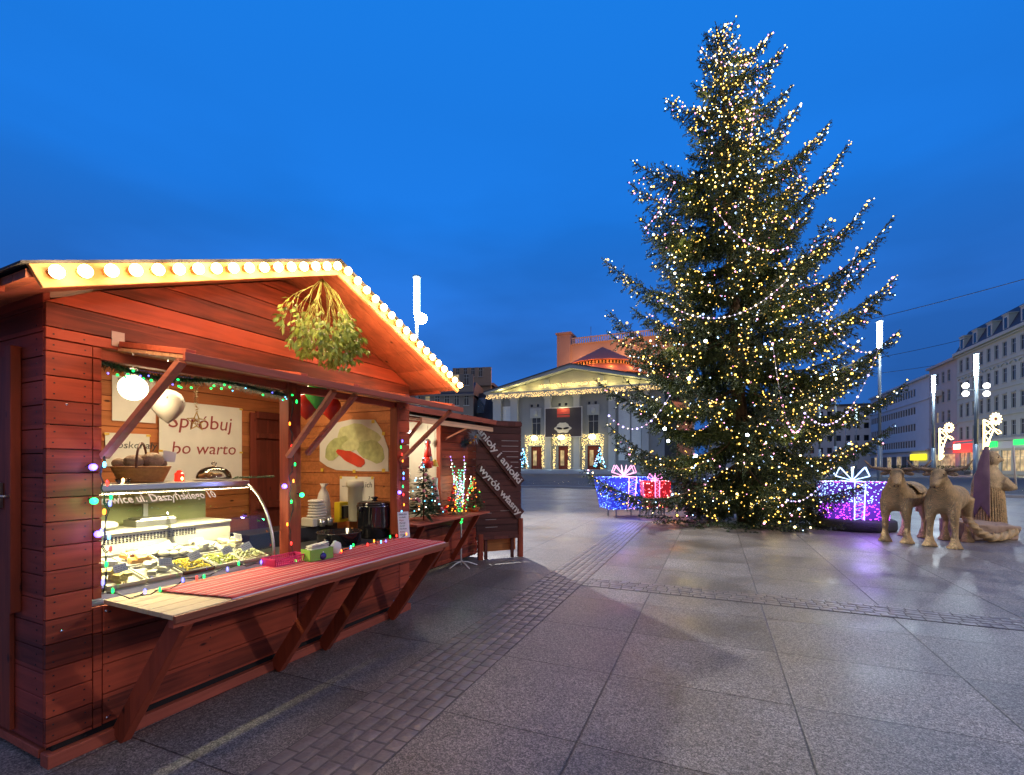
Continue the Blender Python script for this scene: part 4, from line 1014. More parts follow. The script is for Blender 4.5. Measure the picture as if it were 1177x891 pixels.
def small_tree(name, label, loc, h, r, m, cols, nb, pot=None, seed=0, cat='decorated tree', group=None):
    rr = random.Random(seed); t_ = thing(name, label, cat, loc, 0, group)
    n = int(500); V = []; F = []; mb = MB()
    z0 = h * .12
    for q in range(n):
        z = z0 + (h - z0) * (rr.random() ** 1.3); ra = r * (1 - (z - z0) / (h - z0)) + .01; a = rr.uniform(0, 6.28)
        d = Vector((math.cos(a), math.sin(a), rr.uniform(-.35, .15))); p = Vector((0, 0, z)) + d * ra * rr.uniform(.2, .5)
        e_ = Vector((-math.sin(a), math.cos(a), rr.uniform(-.5, .5))) * h * .02
        mb.add([p + e_, p - e_, p + d * ra * .7], [(0, 1, 2)])
    mb.build('foliage', m, t_)['kind'] = 'stuff'
    MB().tube([(0, 0, 0), (0, 0, h * .9)], h * .012, 5).build('stem', DARKDOOR, t_)
    if pot: MB().lathe([(r * .35, 0), (r * .5, h * .13), (r * .45, h * .13)], seg=14).build('pot', pot, t_)
    for q in range(nb):
        z = z0 + (h - z0) * rr.random() ** 1.2; ra = r * (1 - (z - z0) / (h - z0)) * .95; a = rr.uniform(PI, 2 * PI) if nb < 60 else rr.uniform(0, 6.28)
        cl, sz = rr.choice(cols)
        MB().ico((0, 0, 0), sz).build('bulb' if cl.name.endswith('led') else 'ornament', cl, t_, loc=(math.cos(a) * ra, math.sin(a) * ra, z))
    return t_
FIR = mat('fir_foliage', (.025, .06, .022), rough=.6, var=.4, vs=8)
PINK = mat('pink_ornament', (.7, .25, .3), rough=.3, bump=0); REDO = mat('red_ornament', (.65, .03, .02), rough=.3, bump=0); ORO = mat('orange_ornament', (.8, .3, .05), rough=.3, bump=0)
small_tree('tabletop_tree', 'dark tabletop fir with blue-white lights and pink figures on the further counter', k2w(.42, .28, .80), .78, .26, FIR, [(gc, .008), (gw, .007), (gc, .008), (PINK, .022)], 46, seed=2)
small_tree('tabletop_tree', 'small plain dark fir tree between the lit tabletop firs', k2w(.85, .12, .80), .50, .17, FIR, [(REDO, .018), (PINK, .02)], 9, seed=3)
small_tree('tabletop_tree', 'fir cluster glowing with red and amber lights on the further counter', k2w(1.18, .25, .80), .40, .17, FIR, [(gor, .009), (grd, .009), (REDO, .024)], 44, seed=4)
small_tree('tabletop_tree', 'flame-orange potted miniature fir at the far end of the counter', k2w(1.62, .30, .80), .50, .19, mat('mixed_fir', (.10, .09, .03), rough=.6, var=.6), [(ORO, .02), (gg, .008), (gor, .008), (REDO, .016)], 46, pot=mat('orange_pot', (.75, .17, .03), rough=.4), seed=5)
small_tree('tabletop_tree', 'golden tinsel tree behind the dark firs in the further kiosk', k2w(.70, -.18, .80), .62, .18, mat('gold_tinsel', (.45, .36, .12), rough=.35, metal=.4), [(gor, .007), (gw, .007)], 30, seed=6)
# hanging things in the hatch
def hang(name, label, s, n, z, cat):
    t_ = thing(name, label, cat, k2w(s, n, z), TH); MB().tube([(0, 0, .05), (0, 0, 2.03 - z)], .0015, 4).build('string', WIRE, t_); return t_
h = hang('santa_figure', 'red and white cloth gnome hanging in the further hatch', .90, -.0, 1.55, 'figure')
MB().lathe([(.01, .26), (.04, .16), (.055, .06), (.05, .04)], seg=12).build('hat', REDO, h); MB().lathe([(.05, .04), (.075, -.03), (.07, -.1), (.02, -.12)], seg=12).build('coat', REDO, h); MB().sph((0, -.045, .0), (.035, .025, .055), 10, 8).build('beard', MATS['white_balloon'], h)
h = hang('paper_bell', 'small yellow bell hanging beside the cloth gnome', 1.03, .02, 1.50, 'bell'); MB().lathe([(.055, -.04), (.04, 0), (.03, .04), (.008, .06)], seg=14).build('bell', mat('yellow_bell', (.8, .6, .08), rough=.3), h)
h = hang('angel_figure', 'slim white angel hanging low in the further hatch', 1.0, .05, 1.22, 'figure'); MB().lathe([(.07, -.25), (.045, -.1), (.02, .02), (.03, .05), (.02, .09)], seg=12).build('gown', MATS['white_balloon'], h)
MB().add([(.0, .01, 0), (.11, .03, .09), (.10, .03, -.04)], [(0, 1, 2)]).add([(.0, .01, 0), (-.11, .03, .09), (-.10, .03, -.04)], [(0, 1, 2)]).build('wing', MATS['white_balloon'], h)
for i, (s, z, r_, m_, nm) in enumerate(((.45, 1.78, .07, MATS['white_balloon'], 'white'), (.62, 1.60, .06, REDO, 'red'), (1.10, 1.80, .05, mat('silver_ball', (.7, .7, .7), rough=.15, metal=.8, bump=0), 'silver'), (.30, 1.35, .09, FIR, 'green'))):
    h = hang('hanging_ball', nm + ' ball hanging in the further kiosk hatch', s, -.25 + .05 * i, z, 'bauble'); MB().sph((0, 0, 0), r_, 14, 10).build('ball', m_, h)
# twig light tree on its white stand
tp = gnd(530, 651)
tw_ = thing('light_twig_tree', 'slim white lamp stand whose twigs carry green and violet lights', 'light tree', tp)
WM = mat('white_metal', (.72, .72, .7), rough=.4, bump=0)
mb = MB().tube([(0, 0, .02), (0, 0, .75)], .012, 7)
mb.build('pole', WM, tw_)
for k in range(5):
    a = k * 2 * PI / 5 + .3; MB().tube([(0, 0, .07), (.10 * math.cos(a), .10 * math.sin(a), .06), (.24 * math.cos(a), .24 * math.sin(a), .008)], .009, 6).build('foot', WM, tw_)
gv_ = glow('violet_led', (.45, .25, 1), 4); gmint = glow('mint_led', (.10, 1, .40), 3.5)
for k in range(8):
    a = k * 2.4; lean = .05 + .20 * ((k * 5) % 8) / 8; h_ = 1.62 - .10 * (k % 4)
    pts = [Vector((lean * f ** .7 * math.cos(a) , lean * f ** .7 * math.sin(a), .62 + (h_ - .62) * f)) for f in [i / 10 for i in range(11)]]
    tg = MB().tube(pts, [.006 - .0004 * i for i in range(11)], 5).build('twig', WM, tw_)
    for i in range(1, 11):
        for s_ in (0, .5):
            q = pts[i - 1].lerp(pts[i], s_ + .3 if s_ < .5 else .8)
            MB().ico((0, 0, 0), .0085).build('bulb', [gmint, gw, gv_, gmint][(k + i) % 4] if i > 3 else gg, tg, loc=q + Vector((random.uniform(-.015, .015), random.uniform(-.02, 0), 0)))
light('twig_light', 'POINT', tp + Vector((.0, -.12, 1.2)), 3, (.5, 1, .8), .1)

# ---- dark board with two carved signs
pl, pr = gnd(551, 644), gnd(599, 640)
ang = math.atan2(pr.y - pl.y, pr.x - pl.x); wd = (pr - pl).length
bd = thing('sign_board', 'dark brown slatted board on legs carrying two slanted name planks', 'board', pl, ang)
DK = wood('dark_slats', (.075, .022, .017), plank=.11, knots=False)
DKV = wood('dark_slats_upright', (.11, .03, .022), axis='z', knots=False)
mb = MB(); z = .33
while z < 2.1: mb.box(-.05, wd, 0, .02, z, z + .098); z += .103
mb.build('slat_panel', DK, bd, bevel=.003); MB().box(-.04, wd - .01, .021, .03, .36, 2.1).build('backing', BLACK, bd)
MB().box(-.06, wd + .01, -.012, .03, 2.10, 2.16).box(-.06, wd + .01, -.012, .03, .31, .36).build('rail', DKV, bd, bevel=.003)
for x in (-.04, wd - .07): MB().box(x + .02, x + .10, -.015, .045, 0, .62 if x > 0 else .40).build('leg', REDV, bd, bevel=.004)
for x in (.10, wd - .16): MB().box(x, x + .045, .03, .07, .0, 1.8).build('rear_leg', DKV, bd)
MB().box(.02, wd - .05, .12, .14, .10, .34).build('lower_panel', wood('amber_boards', (.45, .17, .05), plank=.11), bd)
mb = MB()
for k in range(6): mb.box(wd * .52, wd * .93, -.003, -.001, 1.86 - k * .085, 1.868 - k * .085)
for z, x0, x1 in ((.62, .1, .28), (.75, .35, .6), (.98, .3, .5), (.50, .1, .3), (1.25, .5, .66), (.72, .1, .2)): mb.box(x0, x1, -.003, -.001, z, z + .006)
mb.build('gap_light_strip', mat('painted_gap_light', (.45, .38, .36), rough=.8), bd)  # pale strips laid on the slats, standing for light through gaps
def slant(x0, z0, x1, z1, txt, size):
    a = math.atan2(z1 - z0, x1 - x0); ln = math.hypot(x1 - x0, z1 - z0)
    M_ = Matrix.Translation((x0, -.035, z0)) @ Matrix.Rotation(-a, 4, 'Y')
    o = MB().box(0, ln, 0, .022, -.085, .085, M_).build('name_plank', DK, bd, bevel=.003)
    tm = text_mb(txt, size, .012, -.05, bold=.0015, space=.95)
    w = max(v[0] for v in tm.v); tm.v = [tuple(M_ @ Vector((x / w * (ln - .06) + .03, y - .008, z - size * .25))) for x, y, z in tm.v]
    tm.build('lettering', mat('carved_letters', (.68, .62, .58), rough=.6, bump=0), o)
H_ = pl.y / FPX
def bz(y, f=.5): return EYE - (y - HY) * (pl.y + (pr.y - pl.y) * f) / FPX
slant(-.04, bz(492, 0), wd - .02, bz(556, 1), 'anioły i aniołki', .155)
slant(-.02, bz(536, 0), wd - .02, bz(592, 1), 'wyrób własny', .155)
# silver wreath at the board's top corner
wr = thing('tinsel_spray', 'silver and dark tinsel spray tied at the top left corner of the dark board', 'tinsel', pl + Vector((-.12, -.10, bz(505, 0))), ang)
mb = MB(); mb2 = MB()
for q in range(420):
    a = random.uniform(0, 6.28); d = Vector((math.cos(a), random.uniform(-.8, .2), math.sin(a) * .8)).normalized(); r_ = random.uniform(.05, .17)
    e_ = d.cross(Vector((0, 1, .2))).normalized() * .004; o_ = Vector((.06, 0, .05)) if q % 2 else Vector((-.10, 0, -.07))
    (mb if q % 2 else mb2).add([o_ + e_, o_ - e_, o_ + d * r_], [(0, 1, 2)])
mb.build('silver_tinsel', mat('silver_tinsel', (.6, .63, .7), rough=.25, metal=.6, bump=0), wr)['kind'] = 'stuff'; mb2.build('dark_tinsel', mat('black_tinsel', (.03, .04, .06), rough=.3, bump=0), wr)['kind'] = 'stuff'
for k, (x, z) in enumerate(((.02, -.02), (-.03, -.06), (.05, .03))): MB().sph((x, -.06, z), .022, 10, 8).build('bauble', mat('amber_ball', (.6, .25, .05), rough=.2, bump=0), wr)
cp = thing('net_curtain', 'narrow pale net curtain hanging between the further kiosk and the dark board', 'curtain', pl + Vector((-.34, .10, .08)), ang)
V = []; F = []
for i in range(25):
    for j in range(2): V.append((i * .012, .018 * math.sin(i * 1.4), j * 1.85))
for i in range(24): F.append((2 * i, 2 * i + 2, 2 * i + 3, 2 * i + 1))
MB().add(V, F, True).build('net', mat('net_fabric', (.50, .44, .38), rough=.9), cp)

# ------------------------------------------------------------------ the Christmas spruce
TB = Vector((6.02, 12.2, 0)); TT = Vector((5.27, 12.2, 12.9))
def axis(z): f = z / TT.z; return TB.lerp(TT, f)
prz = [0, .9, 1.5, 2.2, 3.6, 4.6, 5.3, 6.7, 8.3, 9.4, 10.4, 11.2, 12.0, 12.5, 12.9]
prr = [2.1, 2.3, 3.0, 3.5, 3.65, 3.55, 3.3, 2.65, 2.1, 1.7, 1.15, .85, .55, .36, .12]
tree = thing('spruce_tree', 'tall spruce hung with warm fairy lights standing in the square', 'tree', TB)
mb = MB(); mb.tube([axis(z) - TB + Vector((.03 * math.sin(z * 1.3), .02 * math.cos(z), 0)) for z in np.linspace(0, 12.75, 26)], [.20 * (1 - z / 13.2) + .012 for z in np.linspace(0, 12.75, 26)], 12)
mb.build('trunk', mat('spruce_bark', (.12, .075, .045), rough=.9, var=.4, vs=20, bump=1.), tree)
rb = random.Random(21)
segs = []     # twig segments: start, end, droop flag
limb = MB(); tips = []; LB = []
def grow(z0, az, Lb, rise):
    base = axis(z0) - TB; dh = Vector((math.cos(az), math.sin(az), 0)); pts = []
    curl = rb.uniform(.0, .10); side = Vector((-dh.y, dh.x, 0)); sw = rb.uniform(-.12, .12)
    n = max(5, int(Lb / .12))
    for i in range(n + 1):
        t = i / n
        pts.append(base + dh * Lb * t + side * sw * Lb * t * t + Vector((0, 0, Lb * (rise * t - .22 * math.sin(PI * t * .9) + curl * t * t * t))))
    LB.append(pts); limb.tube(pts, [max(.004, .005 + .007 * Lb * (1 - i / n)) for i in range(n + 1)], 5)
    tot = Lb
    step = .047
    k = 0; t = .10
    while t < 1:
        f = t * n; i = min(n - 1, int(f)); p = pts[i].lerp(pts[i + 1], f - i); d = (pts[i + 1] - pts[i]).normalized()
        for sg in (-1, 1):
            sd = d.cross(Vector((0, 0, 1))).normalized() * sg
            ln = (.12 + .52 * min(1, Lb / 2.0) * (1 - t) ** .6 * min(1, t * 3 + .25)) * rb.uniform(.65, 1.2)
            dv = (d * rb.uniform(.55, .95) + sd * rb.uniform(.5, .9) + Vector((0, 0, rb.uniform(-.95, .0)))).normalized()
            q = p + dv * ln
            segs.append((p, q)); 
            if ln > .22:
                for s2 in (-1, 1, -1, 1)[:2 if ln < .42 else 4]:
                    m_ = p.lerp(q, rb.uniform(.25, .75)); v = (dv + d.cross(dv).normalized() * s2 * .8 + Vector((0, 0, rb.uniform(-.6, 0)))).normalized(); segs.append((m_, m_ + v * ln * .5))
        t += step / tot * rb.uniform(.8, 1.25); k += 1
    segs.append((pts[-2], pts[-1] + (pts[-1] - pts[-2]).normalized() * .14)); tips.append(pts[-1])
z = .75; az = 0.; kw_ = 0; LIMBS = []
while z < 12.6:
    r_ = np.interp(z, prz, prr); az += 2.39996 + rb.uniform(-.3, .3)
    fz_ = z / 12.9
    Lb = r_ * (rb.choice([rb.uniform(.62, .85), rb.uniform(.82, 1.04)]) if kw_ % 11 < 8 else rb.uniform(.35, .55)) * (1 + .07 * math.cos(az))
    rise = -.02 + .38 * fz_ ** 1.3 + rb.uniform(-.07, .07)
    if z < 2.6: rise -= .10
    if z < 1.3: rise -= .12; Lb *= .75
    grow(z - rise * Lb * .35 if z > 1.5 else z, az, Lb, rise)
    z += (.010 if kw_ % 11 < 8 else .165) * (1.25 - .35 * fz_); kw_ += 1
# the photographed silhouette's longest boughs
def bough(tx, ty, z0, rise, depth=0.):
    tip = at(tx, ty, 12.2 + depth); b = axis(z0); v = tip - b; grow(z0, math.atan2(v.y, v.x), math.hypot(v.x, v.y), (v.z) / math.hypot(v.x, v.y) + .02)
for tx, ty, z0 in ((1040, 383, 4.0), (1016, 262, 5.9), (1002, 235, 6.6), (975, 165, 7.6), (950, 143, 8.9), (905, 105, 10.6), (898, 58, 11.5), (885, 40, 11.9), (703, 298, 6.3), (697, 366, 4.9), (735, 175, 9.0), (732, 205, 8.4), (735, 250, 7.6), (770, 112, 10.7), (1045, 432, 3.4), (700, 497, 2.2), (720, 440, 3.5), (1030, 495, 2.4), (668, 535, 1.6)):
    bough(tx, ty, z0, 0, rb.uniform(-.8, .3))
# low boughs stacked round the foot
for q in range(70):
    a = rb.uniform(0, 2 * PI); r0 = rb.uniform(.3, 1.25); p = Vector((math.cos(a) * r0, math.sin(a) * r0, rb.uniform(.3, 1.0)))
    for w in range(26):
        d = Vector((math.cos(a + rb.uniform(-.9, .9)), math.sin(a + rb.uniform(-.9, .9)), rb.uniform(-.75, .1))).normalized(); ln = rb.uniform(.25, .62)
        e_ = p + d * ln; e_.z = max(e_.z, .03); segs.append((p + Vector((rb.uniform(-.15, .15), rb.uniform(-.15, .15), rb.uniform(-.1, .1))), e_))
for q in range(260):   # litter of cut boughs on the paving
    a = rb.uniform(PI * .9, 2.1 * PI); r0 = rb.uniform(1.3, 2.05) * (1 + .25 * abs(math.cos(a)))
    p = Vector((math.cos(a) * r0, math.sin(a) * r0 * .9, rb.uniform(.02, .12))); d = Vector((rb.uniform(-1, 1), rb.uniform(-1, 1), rb.uniform(-.08, .2))).normalized(); segs.append((p, p + d * rb.uniform(.15, .35)))
limb.build('limb', mat('spruce_limb', (.10, .065, .04), rough=.9), tree)
S = np.array([[tuple(a), tuple(b)] for a, b in segs]); a_, b_ = S[:, 0], S[:, 1]; dv = b_ - a_; ln = np.linalg.norm(dv, axis=1); dn = dv / ln[:, None]
cnt = np.maximum(6, (ln / .0135).astype(int)); idx = np.repeat(np.arange(len(S)), cnt); M_n = len(idx)
tt_ = rng.random(M_n); p = a_[idx] + dv[idx] * tt_[:, None]; p[:, 2] = np.maximum(p[:, 2], .015)
rv = rng.normal(size=(M_n, 3)); rv -= (rv * dn[idx]).sum(1)[:, None] * dn[idx]; rv /= np.linalg.norm(rv, axis=1)[:, None]
nd = dn[idx] * .75 + rv * .66; wv_ = np.cross(nd, rng.normal(size=(M_n, 3))); wv_ /= np.linalg.norm(wv_, axis=1)[:, None]
nl = rng.uniform(.040, .075, M_n)[:, None]
V = np.stack([p + wv_ * .0105, p - wv_ * .0105, p + nd * nl], 1).reshape(-1, 3); F = np.arange(M_n * 3).reshape(-1, 3)
V[:, 2] = np.maximum(V[:, 2], .006)
nm_, tt3, bb3 = nt('spruce_needles'); bb3.inputs['Roughness'].default_value = .55
g3 = N(tt3, 'ShaderNodeNewGeometry'); tc3 = N(tt3, 'ShaderNodeTexCoord'); n3 = N(tt3, 'ShaderNodeTexNoise'); n3.inputs['Scale'].default_value = 1.6; n3.inputs['Detail'].default_value = 3; tt3.links.new(tc3.outputs['Object'], n3.inputs['Vector'])
ad3 = N(tt3, 'ShaderNodeMath', operation='MULTIPLY_ADD'); tt3.links.new(g3.outputs['Random Per Island'], ad3.inputs[0]); ad3.inputs[1].default_value = .5; 
mu3 = N(tt3, 'ShaderNodeMath', operation='MULTIPLY'); tt3.links.new(n3.outputs['Fac'], mu3.inputs[0]); mu3.inputs[1].default_value = .7; tt3.links.new(mu3.outputs[0], ad3.inputs[2])
c3 = N(tt3, 'ShaderNodeValToRGB'); c3.color_ramp.elements[0].position = .15; c3.color_ramp.elements[0].color = (.010, .028, .009, 1); c3.color_ramp.elements[1].position = .85; c3.color_ramp.elements[1].color = (.046, .074, .018, 1)
tt3.links.new(ad3.outputs[0], c3.inputs['Fac']); tt3.links.new(c3.outputs['Color'], bb3.inputs['Base Color'])
npmesh('needles', V, F, nm_, tree)['kind'] = 'stuff'
print('needles', M_n, 'twigs', len(segs))
# fairy lights
fl_ = thing('fairy_lights', 'net of warm and cool fairy lights wound through the whole spruce', 'fairy lights', TB)
mid = (a_ + b_) / 2; ax = np.array([tuple(axis(max(0, z)) - TB) for z in mid[:, 2]]); rad = np.hypot(mid[:, 0] - ax[:, 0], mid[:, 1] - ax[:, 1]); rmax = np.interp(mid[:, 2], prz, prr)
front = -(mid[:, 1] - ax[:, 1]) / (rad + .01)
w = np.clip(rad / rmax, .05, 1.2) ** .9 * (.55 + .9 * np.clip(front, -.4, 1)) * np.where(mid[:, 2] < .15, .05, 1) * ln
side_ok = np.abs(mid[:, 0]) < 1.75
w *= np.where((mid[:, 2] < 1.3), np.where(side_ok, .8, .35), 1.)
w *= np.where((mid[:, 2] > .9) & (mid[:, 2] < 2.6), .6, 1.)
w *= 1 + 1.6 * np.clip((mid[:, 2] - 8) / 4, 0, 1); w *= np.where(rad > rmax, 2.2, 1.); w = np.clip(w, 1e-4, None); pick = rng.choice(len(S), 2500, replace=False, p=w / w.sum())
bp_ = b_[pick] * .85 + a_[pick] * .15 + rng.normal(0, .02, (len(pick), 3)); 
sp_pts = []
for pts in LB:
    tot = (pts[-1] - pts[0]).length; s = .22 + rb.random() * .15
    ph_ = rb.uniform(0, 6)
    while s < 1.02:
        if rb.random() < .14: s += rb.uniform(.08, .22)     # a gap in the string
        f = min(.999, s) * (len(pts) - 1); i = int(f); p = pts[i].lerp(pts[i + 1], f - i)
        sp_pts.append((p.x + .05 * math.sin(s * 30 + ph_), p.y - .05 - rb.uniform(0, .06), p.z + .03 + .06 * math.sin(s * 23 + ph_) + rb.uniform(-.04, .03)))
        s += rb.uniform(.05, .13) / max(tot, .3)
sp_pts = np.array(sp_pts); axs = np.array([tuple(axis(max(0, z)) - TB) for z in sp_pts[:, 2]]); fr_ = -(sp_pts[:, 1] - axs[:, 1]) / (np.hypot(sp_pts[:, 0] - axs[:, 0], sp_pts[:, 1] - axs[:, 1]) + .01)
sp_pts = sp_pts[(fr_ > -.35) | (rng.random(len(sp_pts)) < .35)]
sp_pts = sp_pts[(sp_pts[:, 2] > 1.2) | (rng.random(len(sp_pts)) < .5)]
print('string bulbs', len(sp_pts))
bp_ = np.concatenate([bp_, sp_pts]); pick = bp_
bp_[:, 1] -= .03; bp_[:, 2] = np.maximum(bp_[:, 2], .05)
rr_ = rng.choice([.011, .015, .020, .028], len(pick), p=[.38, .34, .20, .08])
kind = rng.choice(4, len(pick), p=[.64, .13, .15, .08])
mats_ = [glow('tree_warm', (1, .58, .10), 4.6), glow('tree_white', (1, .76, .36), 8), glow('tree_cool', (.42, .62, 1), 6), glow('tree_pink', (1, .35, .6), 5)]
big = np.argsort(-rr_)[:100]; isb = np.zeros(len(pick), bool); isb[big] = True
for i in big: MB().ico((0, 0, 0), rr_[i]).build('bulb', mats_[kind[i]], fl_, loc=tuple(bp_[i]))
for k in range(4):
    sel = (kind == k) & ~isb
    bulbs_mesh(bp_[sel], rr_[sel], 'bulbs', mats_[k], fl_)['kind'] = 'stuff'
for q in range(26):
    z = .6 + 11.2 * (q + .5) / 26; a = -PI / 2 + 1.25 * math.sin(q * 2.1); r_ = np.interp(z, prz, prr) * .62
    light('tree_light', 'POINT', axis(z) + Vector((math.cos(a) * r_, math.sin(a) * r_, 0)), 8 + 8 * (1 - z / 13), (1, .76, .30), .15)
# bead garlands
PB = glow('bead_white', (1, .80, .70), 3); PP = glow('bead_pink', (1, .35, .62), 4); PV = glow('bead_lilac', (.55, .45, 1), 4)
gar = [((940, 355), (1000, 405), (.25), 'arc from the right bough at mid height', 0), ((888, 395), (925, 480), .9, 'narrow loop hanging down the middle of the spruce', 1), ((925, 475), (1010, 400), .75, 'deep swag below the right boughs', 2), ((775, 210), (742, 262), .10, 'short drop at the upper left', 1),
       ((822, 240), (905, 285), .35, 'swag across the upper middle', 1), ((760, 345), (905, 322), .55, 'swag across the middle left', 0), ((700, 478), (770, 455), .45, 'low swag at the left edge', 2), ((870, 95), (862, 165), .08, 'short drop near the top', 1), ((985, 285), (935, 355), .5, 'drop under the upper right bough', 0), ((806, 60), (858, 75), .1, 'first turn below the tip', 0), ((905, 575), (960, 530), .3, 'lowest swag beside the purple gift', 2)]
for i, ((x0, y0), (x1, y1), sag, nm, ck) in enumerate(gar):
    dp = 12.2 - .85 * np.interp(EYE - ((y0 + y1) / 2 - HY) / FPX * 10, prz, prr) 
    dp = max(dp, 9.6)
    p0, p1 = at(x0, y0, dp), at(x1, y1, dp); o_ = p0.copy()
    t_ = thing('bead_garland', 'lit bead garland on the spruce, ' + nm, 'garland', o_, 0, 'lit bead garlands on the spruce')
    n = max(8, int(((p1 - p0).length + sag) / .13)); pts = [p0.lerp(p1, k / n) - o_ - Vector((0, 0, sag * 4 * (k / n) * (1 - k / n))) for k in range(n + 1)]
    MB().tube(pts, .005, 4).build('wire', mat('pale_wire', (.55, .5, .5), rough=.5, bump=0), t_)
    for k, q in enumerate(pts): MB().ico((0, 0, 0), .014 if k % 3 else .024).build('bead', [PB, PP, PV][ck if k % 2 else (ck + k) % 3], t_, loc=q)
for i, (x, y) in enumerate(((792, 435), (800, 524), (811, 392), (764, 493), (859, 500), (768, 507))):
    t_ = thing('star_lamp', 'cool white bright bulb on the spruce, ' + ['upper of two on the left', 'low on the left above the gift', 'highest of the cool ones', 'left edge, single', 'right of centre', 'left edge, lower'][i], 'light bulb', at(x, y, 9.7 + .3 * (i % 3)), 0, 'bright cool bulbs on the spruce')
    MB().sph((0, 0, 0), .032, 10, 8).build('bulb', glow('bright_cool', (.75, .88, 1), 25), t_); MB().tube([(0, 0, 0), (0, .12, .01)], .008, 5).build('holder', WIRE, t_)

# ------------------------------------------------------------------ lit gift boxes
def gift(label, loc, rz, w, d, h, flare, body, dots, rib, r_, nd, seed, round_=False):
    rr = random.Random(seed); t_ = thing('gift_decoration', label, 'gift decoration', loc, rz)
    z0 = .24
    def face(u, v, f):   # side faces of a box wider at the top
        k = 1 + flare * v; X, Y = w / 2 * k, d / 2 * k
        if f == 0: return Vector((-X + 2 * X * u, -Y, z0 + h * v))
        if f == 1: return Vector((X, -Y + 2 * Y * u, z0 + h * v))
        if f == 2: return Vector((-X, -Y + 2 * Y * u, z0 + h * v))
        K = 1 + flare; return Vector((w / 2 * K * (2 * u - 1), d / 2 * K * (2 * v - 1), z0 + h))
    k = 1 + flare
    V = [(-w / 2, -d / 2, z0), (w / 2, -d / 2, z0), (w / 2, d / 2, z0), (-w / 2, d / 2, z0), (-w / 2 * k, -d / 2 * k, z0 + h), (w / 2 * k, -d / 2 * k, z0 + h), (w / 2 * k, d / 2 * k, z0 + h), (-w / 2 * k, d / 2 * k, z0 + h)]
    MB().add(V, [(3, 2, 1, 0), (4, 5, 6, 7), (0, 1, 5, 4), (1, 2, 6, 5), (2, 3, 7, 6), (3, 0, 4, 7)]).build('box', body, t_, bevel=.01)
    P_ = [[] for _ in dots]
    for q in range(nd):
        f = rr.choice([0, 0, 0, 1, 2, 3]); u, v = rr.random(), rr.random(); p = face(u, v, f)
        kd = rr.randrange(len(dots)) if not round_ else (0 if v > .45 else 1)
        P_[kd].append(p + Vector((0, -.012, 0)))
    for kd, pp in enumerate(P_):
        if pp: bulbs_mesh([tuple(p) for p in pp], [rr.choice([.008, .011, .015]) for _ in pp], 'bulbs', dots[kd], t_)['kind'] = 'stuff'
    for f, u0 in ((0, .42), (0, .58), (3, .42), (3, .58), (1, .42), (1, .58)):
        pts = [face(u0, i / 12, f) + Vector((0, -.02, .012 if f == 3 else 0)) for i in range(13)]
        if f == 1: pts = [p + Vector((.02, .02, 0)) for p in pts]
        MB().tube(pts, .011, 6).build('ribbon', rib, t_)
    pts = []
    for f, u0 in ((0, .5),): 
        pts = [face(.42 + .16 * (i % 2), i / 14, 0) + Vector((0, -.022, 0)) for i in range(15)]
    MB().tube(pts, .006, 5).build('ribbon', rib, t_)
    top = Vector((0, 0, z0 + h + .01))
    for k in range(6):
        a = k * PI / 3 + .3; L_ = w * .34
        lp = [top + Vector((math.cos(a) * L_ * math.sin(PI * i / 12) * (1 if i < 7 else .75), math.sin(a) * L_ * .8 * math.sin(PI * i / 12), .26 * w * math.sin(2 * PI * i / 12 * .5) * (1.1 if i > 6 else .35) + .02)) for i in range(13)]
        MB().tube(lp, .010, 6).build('bow_loop', rib, t_)
    for k in range(4):
        sx_, sy_ = (-1, 1, 1, -1)[k], (-1, -1, 1, 1)[k]; MB().tube([(sx_ * w * .32, sy_ * d * .32, 0), (sx_ * w * .32, sy_ * d * .32, z0)], .018, 6).build('leg', mat('grey_steel', (.3, .3, .3), rough=.5, metal=.5), t_)
    MB().bar((-w * .4, -d * .32, .03), (w * .4, -d * .32, .03), .03, .03).build('foot_rail', MATS['grey_steel'], t_)
    return t_
netb = mat('blue_net', (.01, .015, .14), rough=.6, emit=(.03, .05, 1), es=.55, bump=.3, var=.3); netr = mat('red_net', (.14, .01, .01), rough=.6, emit=(1, .02, .05), es=.35, bump=.3, var=.3)
netp = mat('purple_net', (.08, .01, .14), rough=.6, emit=(.16, .06, 1), es=.28, bump=.3, var=.3)
gib = glow('gift_blue', (.06, .16, 1), 5.5); gic = glow('gift_ice', (.35, .62, 1), 3.5); gir = glow('gift_red', (1, .05, .06), 5); gpk = glow('neon_pink', (1, .42, .62), 2.2); gpu = glow('gift_magenta', (.62, .06, 1), 4); gwi = glow('neon_ice', (.45, .65, 1), 2.4)
g1 = gnd(722, 596); gift('blue lit gift box with a pink ribbon left of the spruce', g1 + Vector((0, .5, 0)), .22, 1.12, .85, .88, .26, netb, [gib, gic, gib], gpk, 0, 620, 1)
g2 = gnd(762, 600); gift('smaller red lit gift box with a pink ribbon beside the blue one', g2 + Vector((-.10, .35, .12)), -.1, .62, .55, .68, .12, netr, [gir, gir, glow('gift_rose', (1, .3, .35), 8)], glow('neon_rose', (1, .30, .75), 2.2), 0, 190, 2)
light('gift_light', 'POINT', g1 + Vector((-.1, -.35, .8)), 32, (.22, .25, 1), .3); light('gift_light', 'POINT', g1 + Vector((.95, -.5, .7)), 9, (1, .12, .25), .2)
g3_ = gnd(984, 612) + Vector((.42, .7, 0)); gift('purple and ice-blue lit gift box between the spruce and the straw oxen', g3_, -.35, 1.12, .9, .84, .12, netp, [gic, gpu], gwi, 0, 760, 3, True)
light('gift_light', 'POINT', g3_ + Vector((-.2, -.9, .6)), 26, (.42, .22, 1), .3)
bs = thing('gift_plinth', 'low dark round netted base wrapped under the purple gift box', 'plinth', g3_)
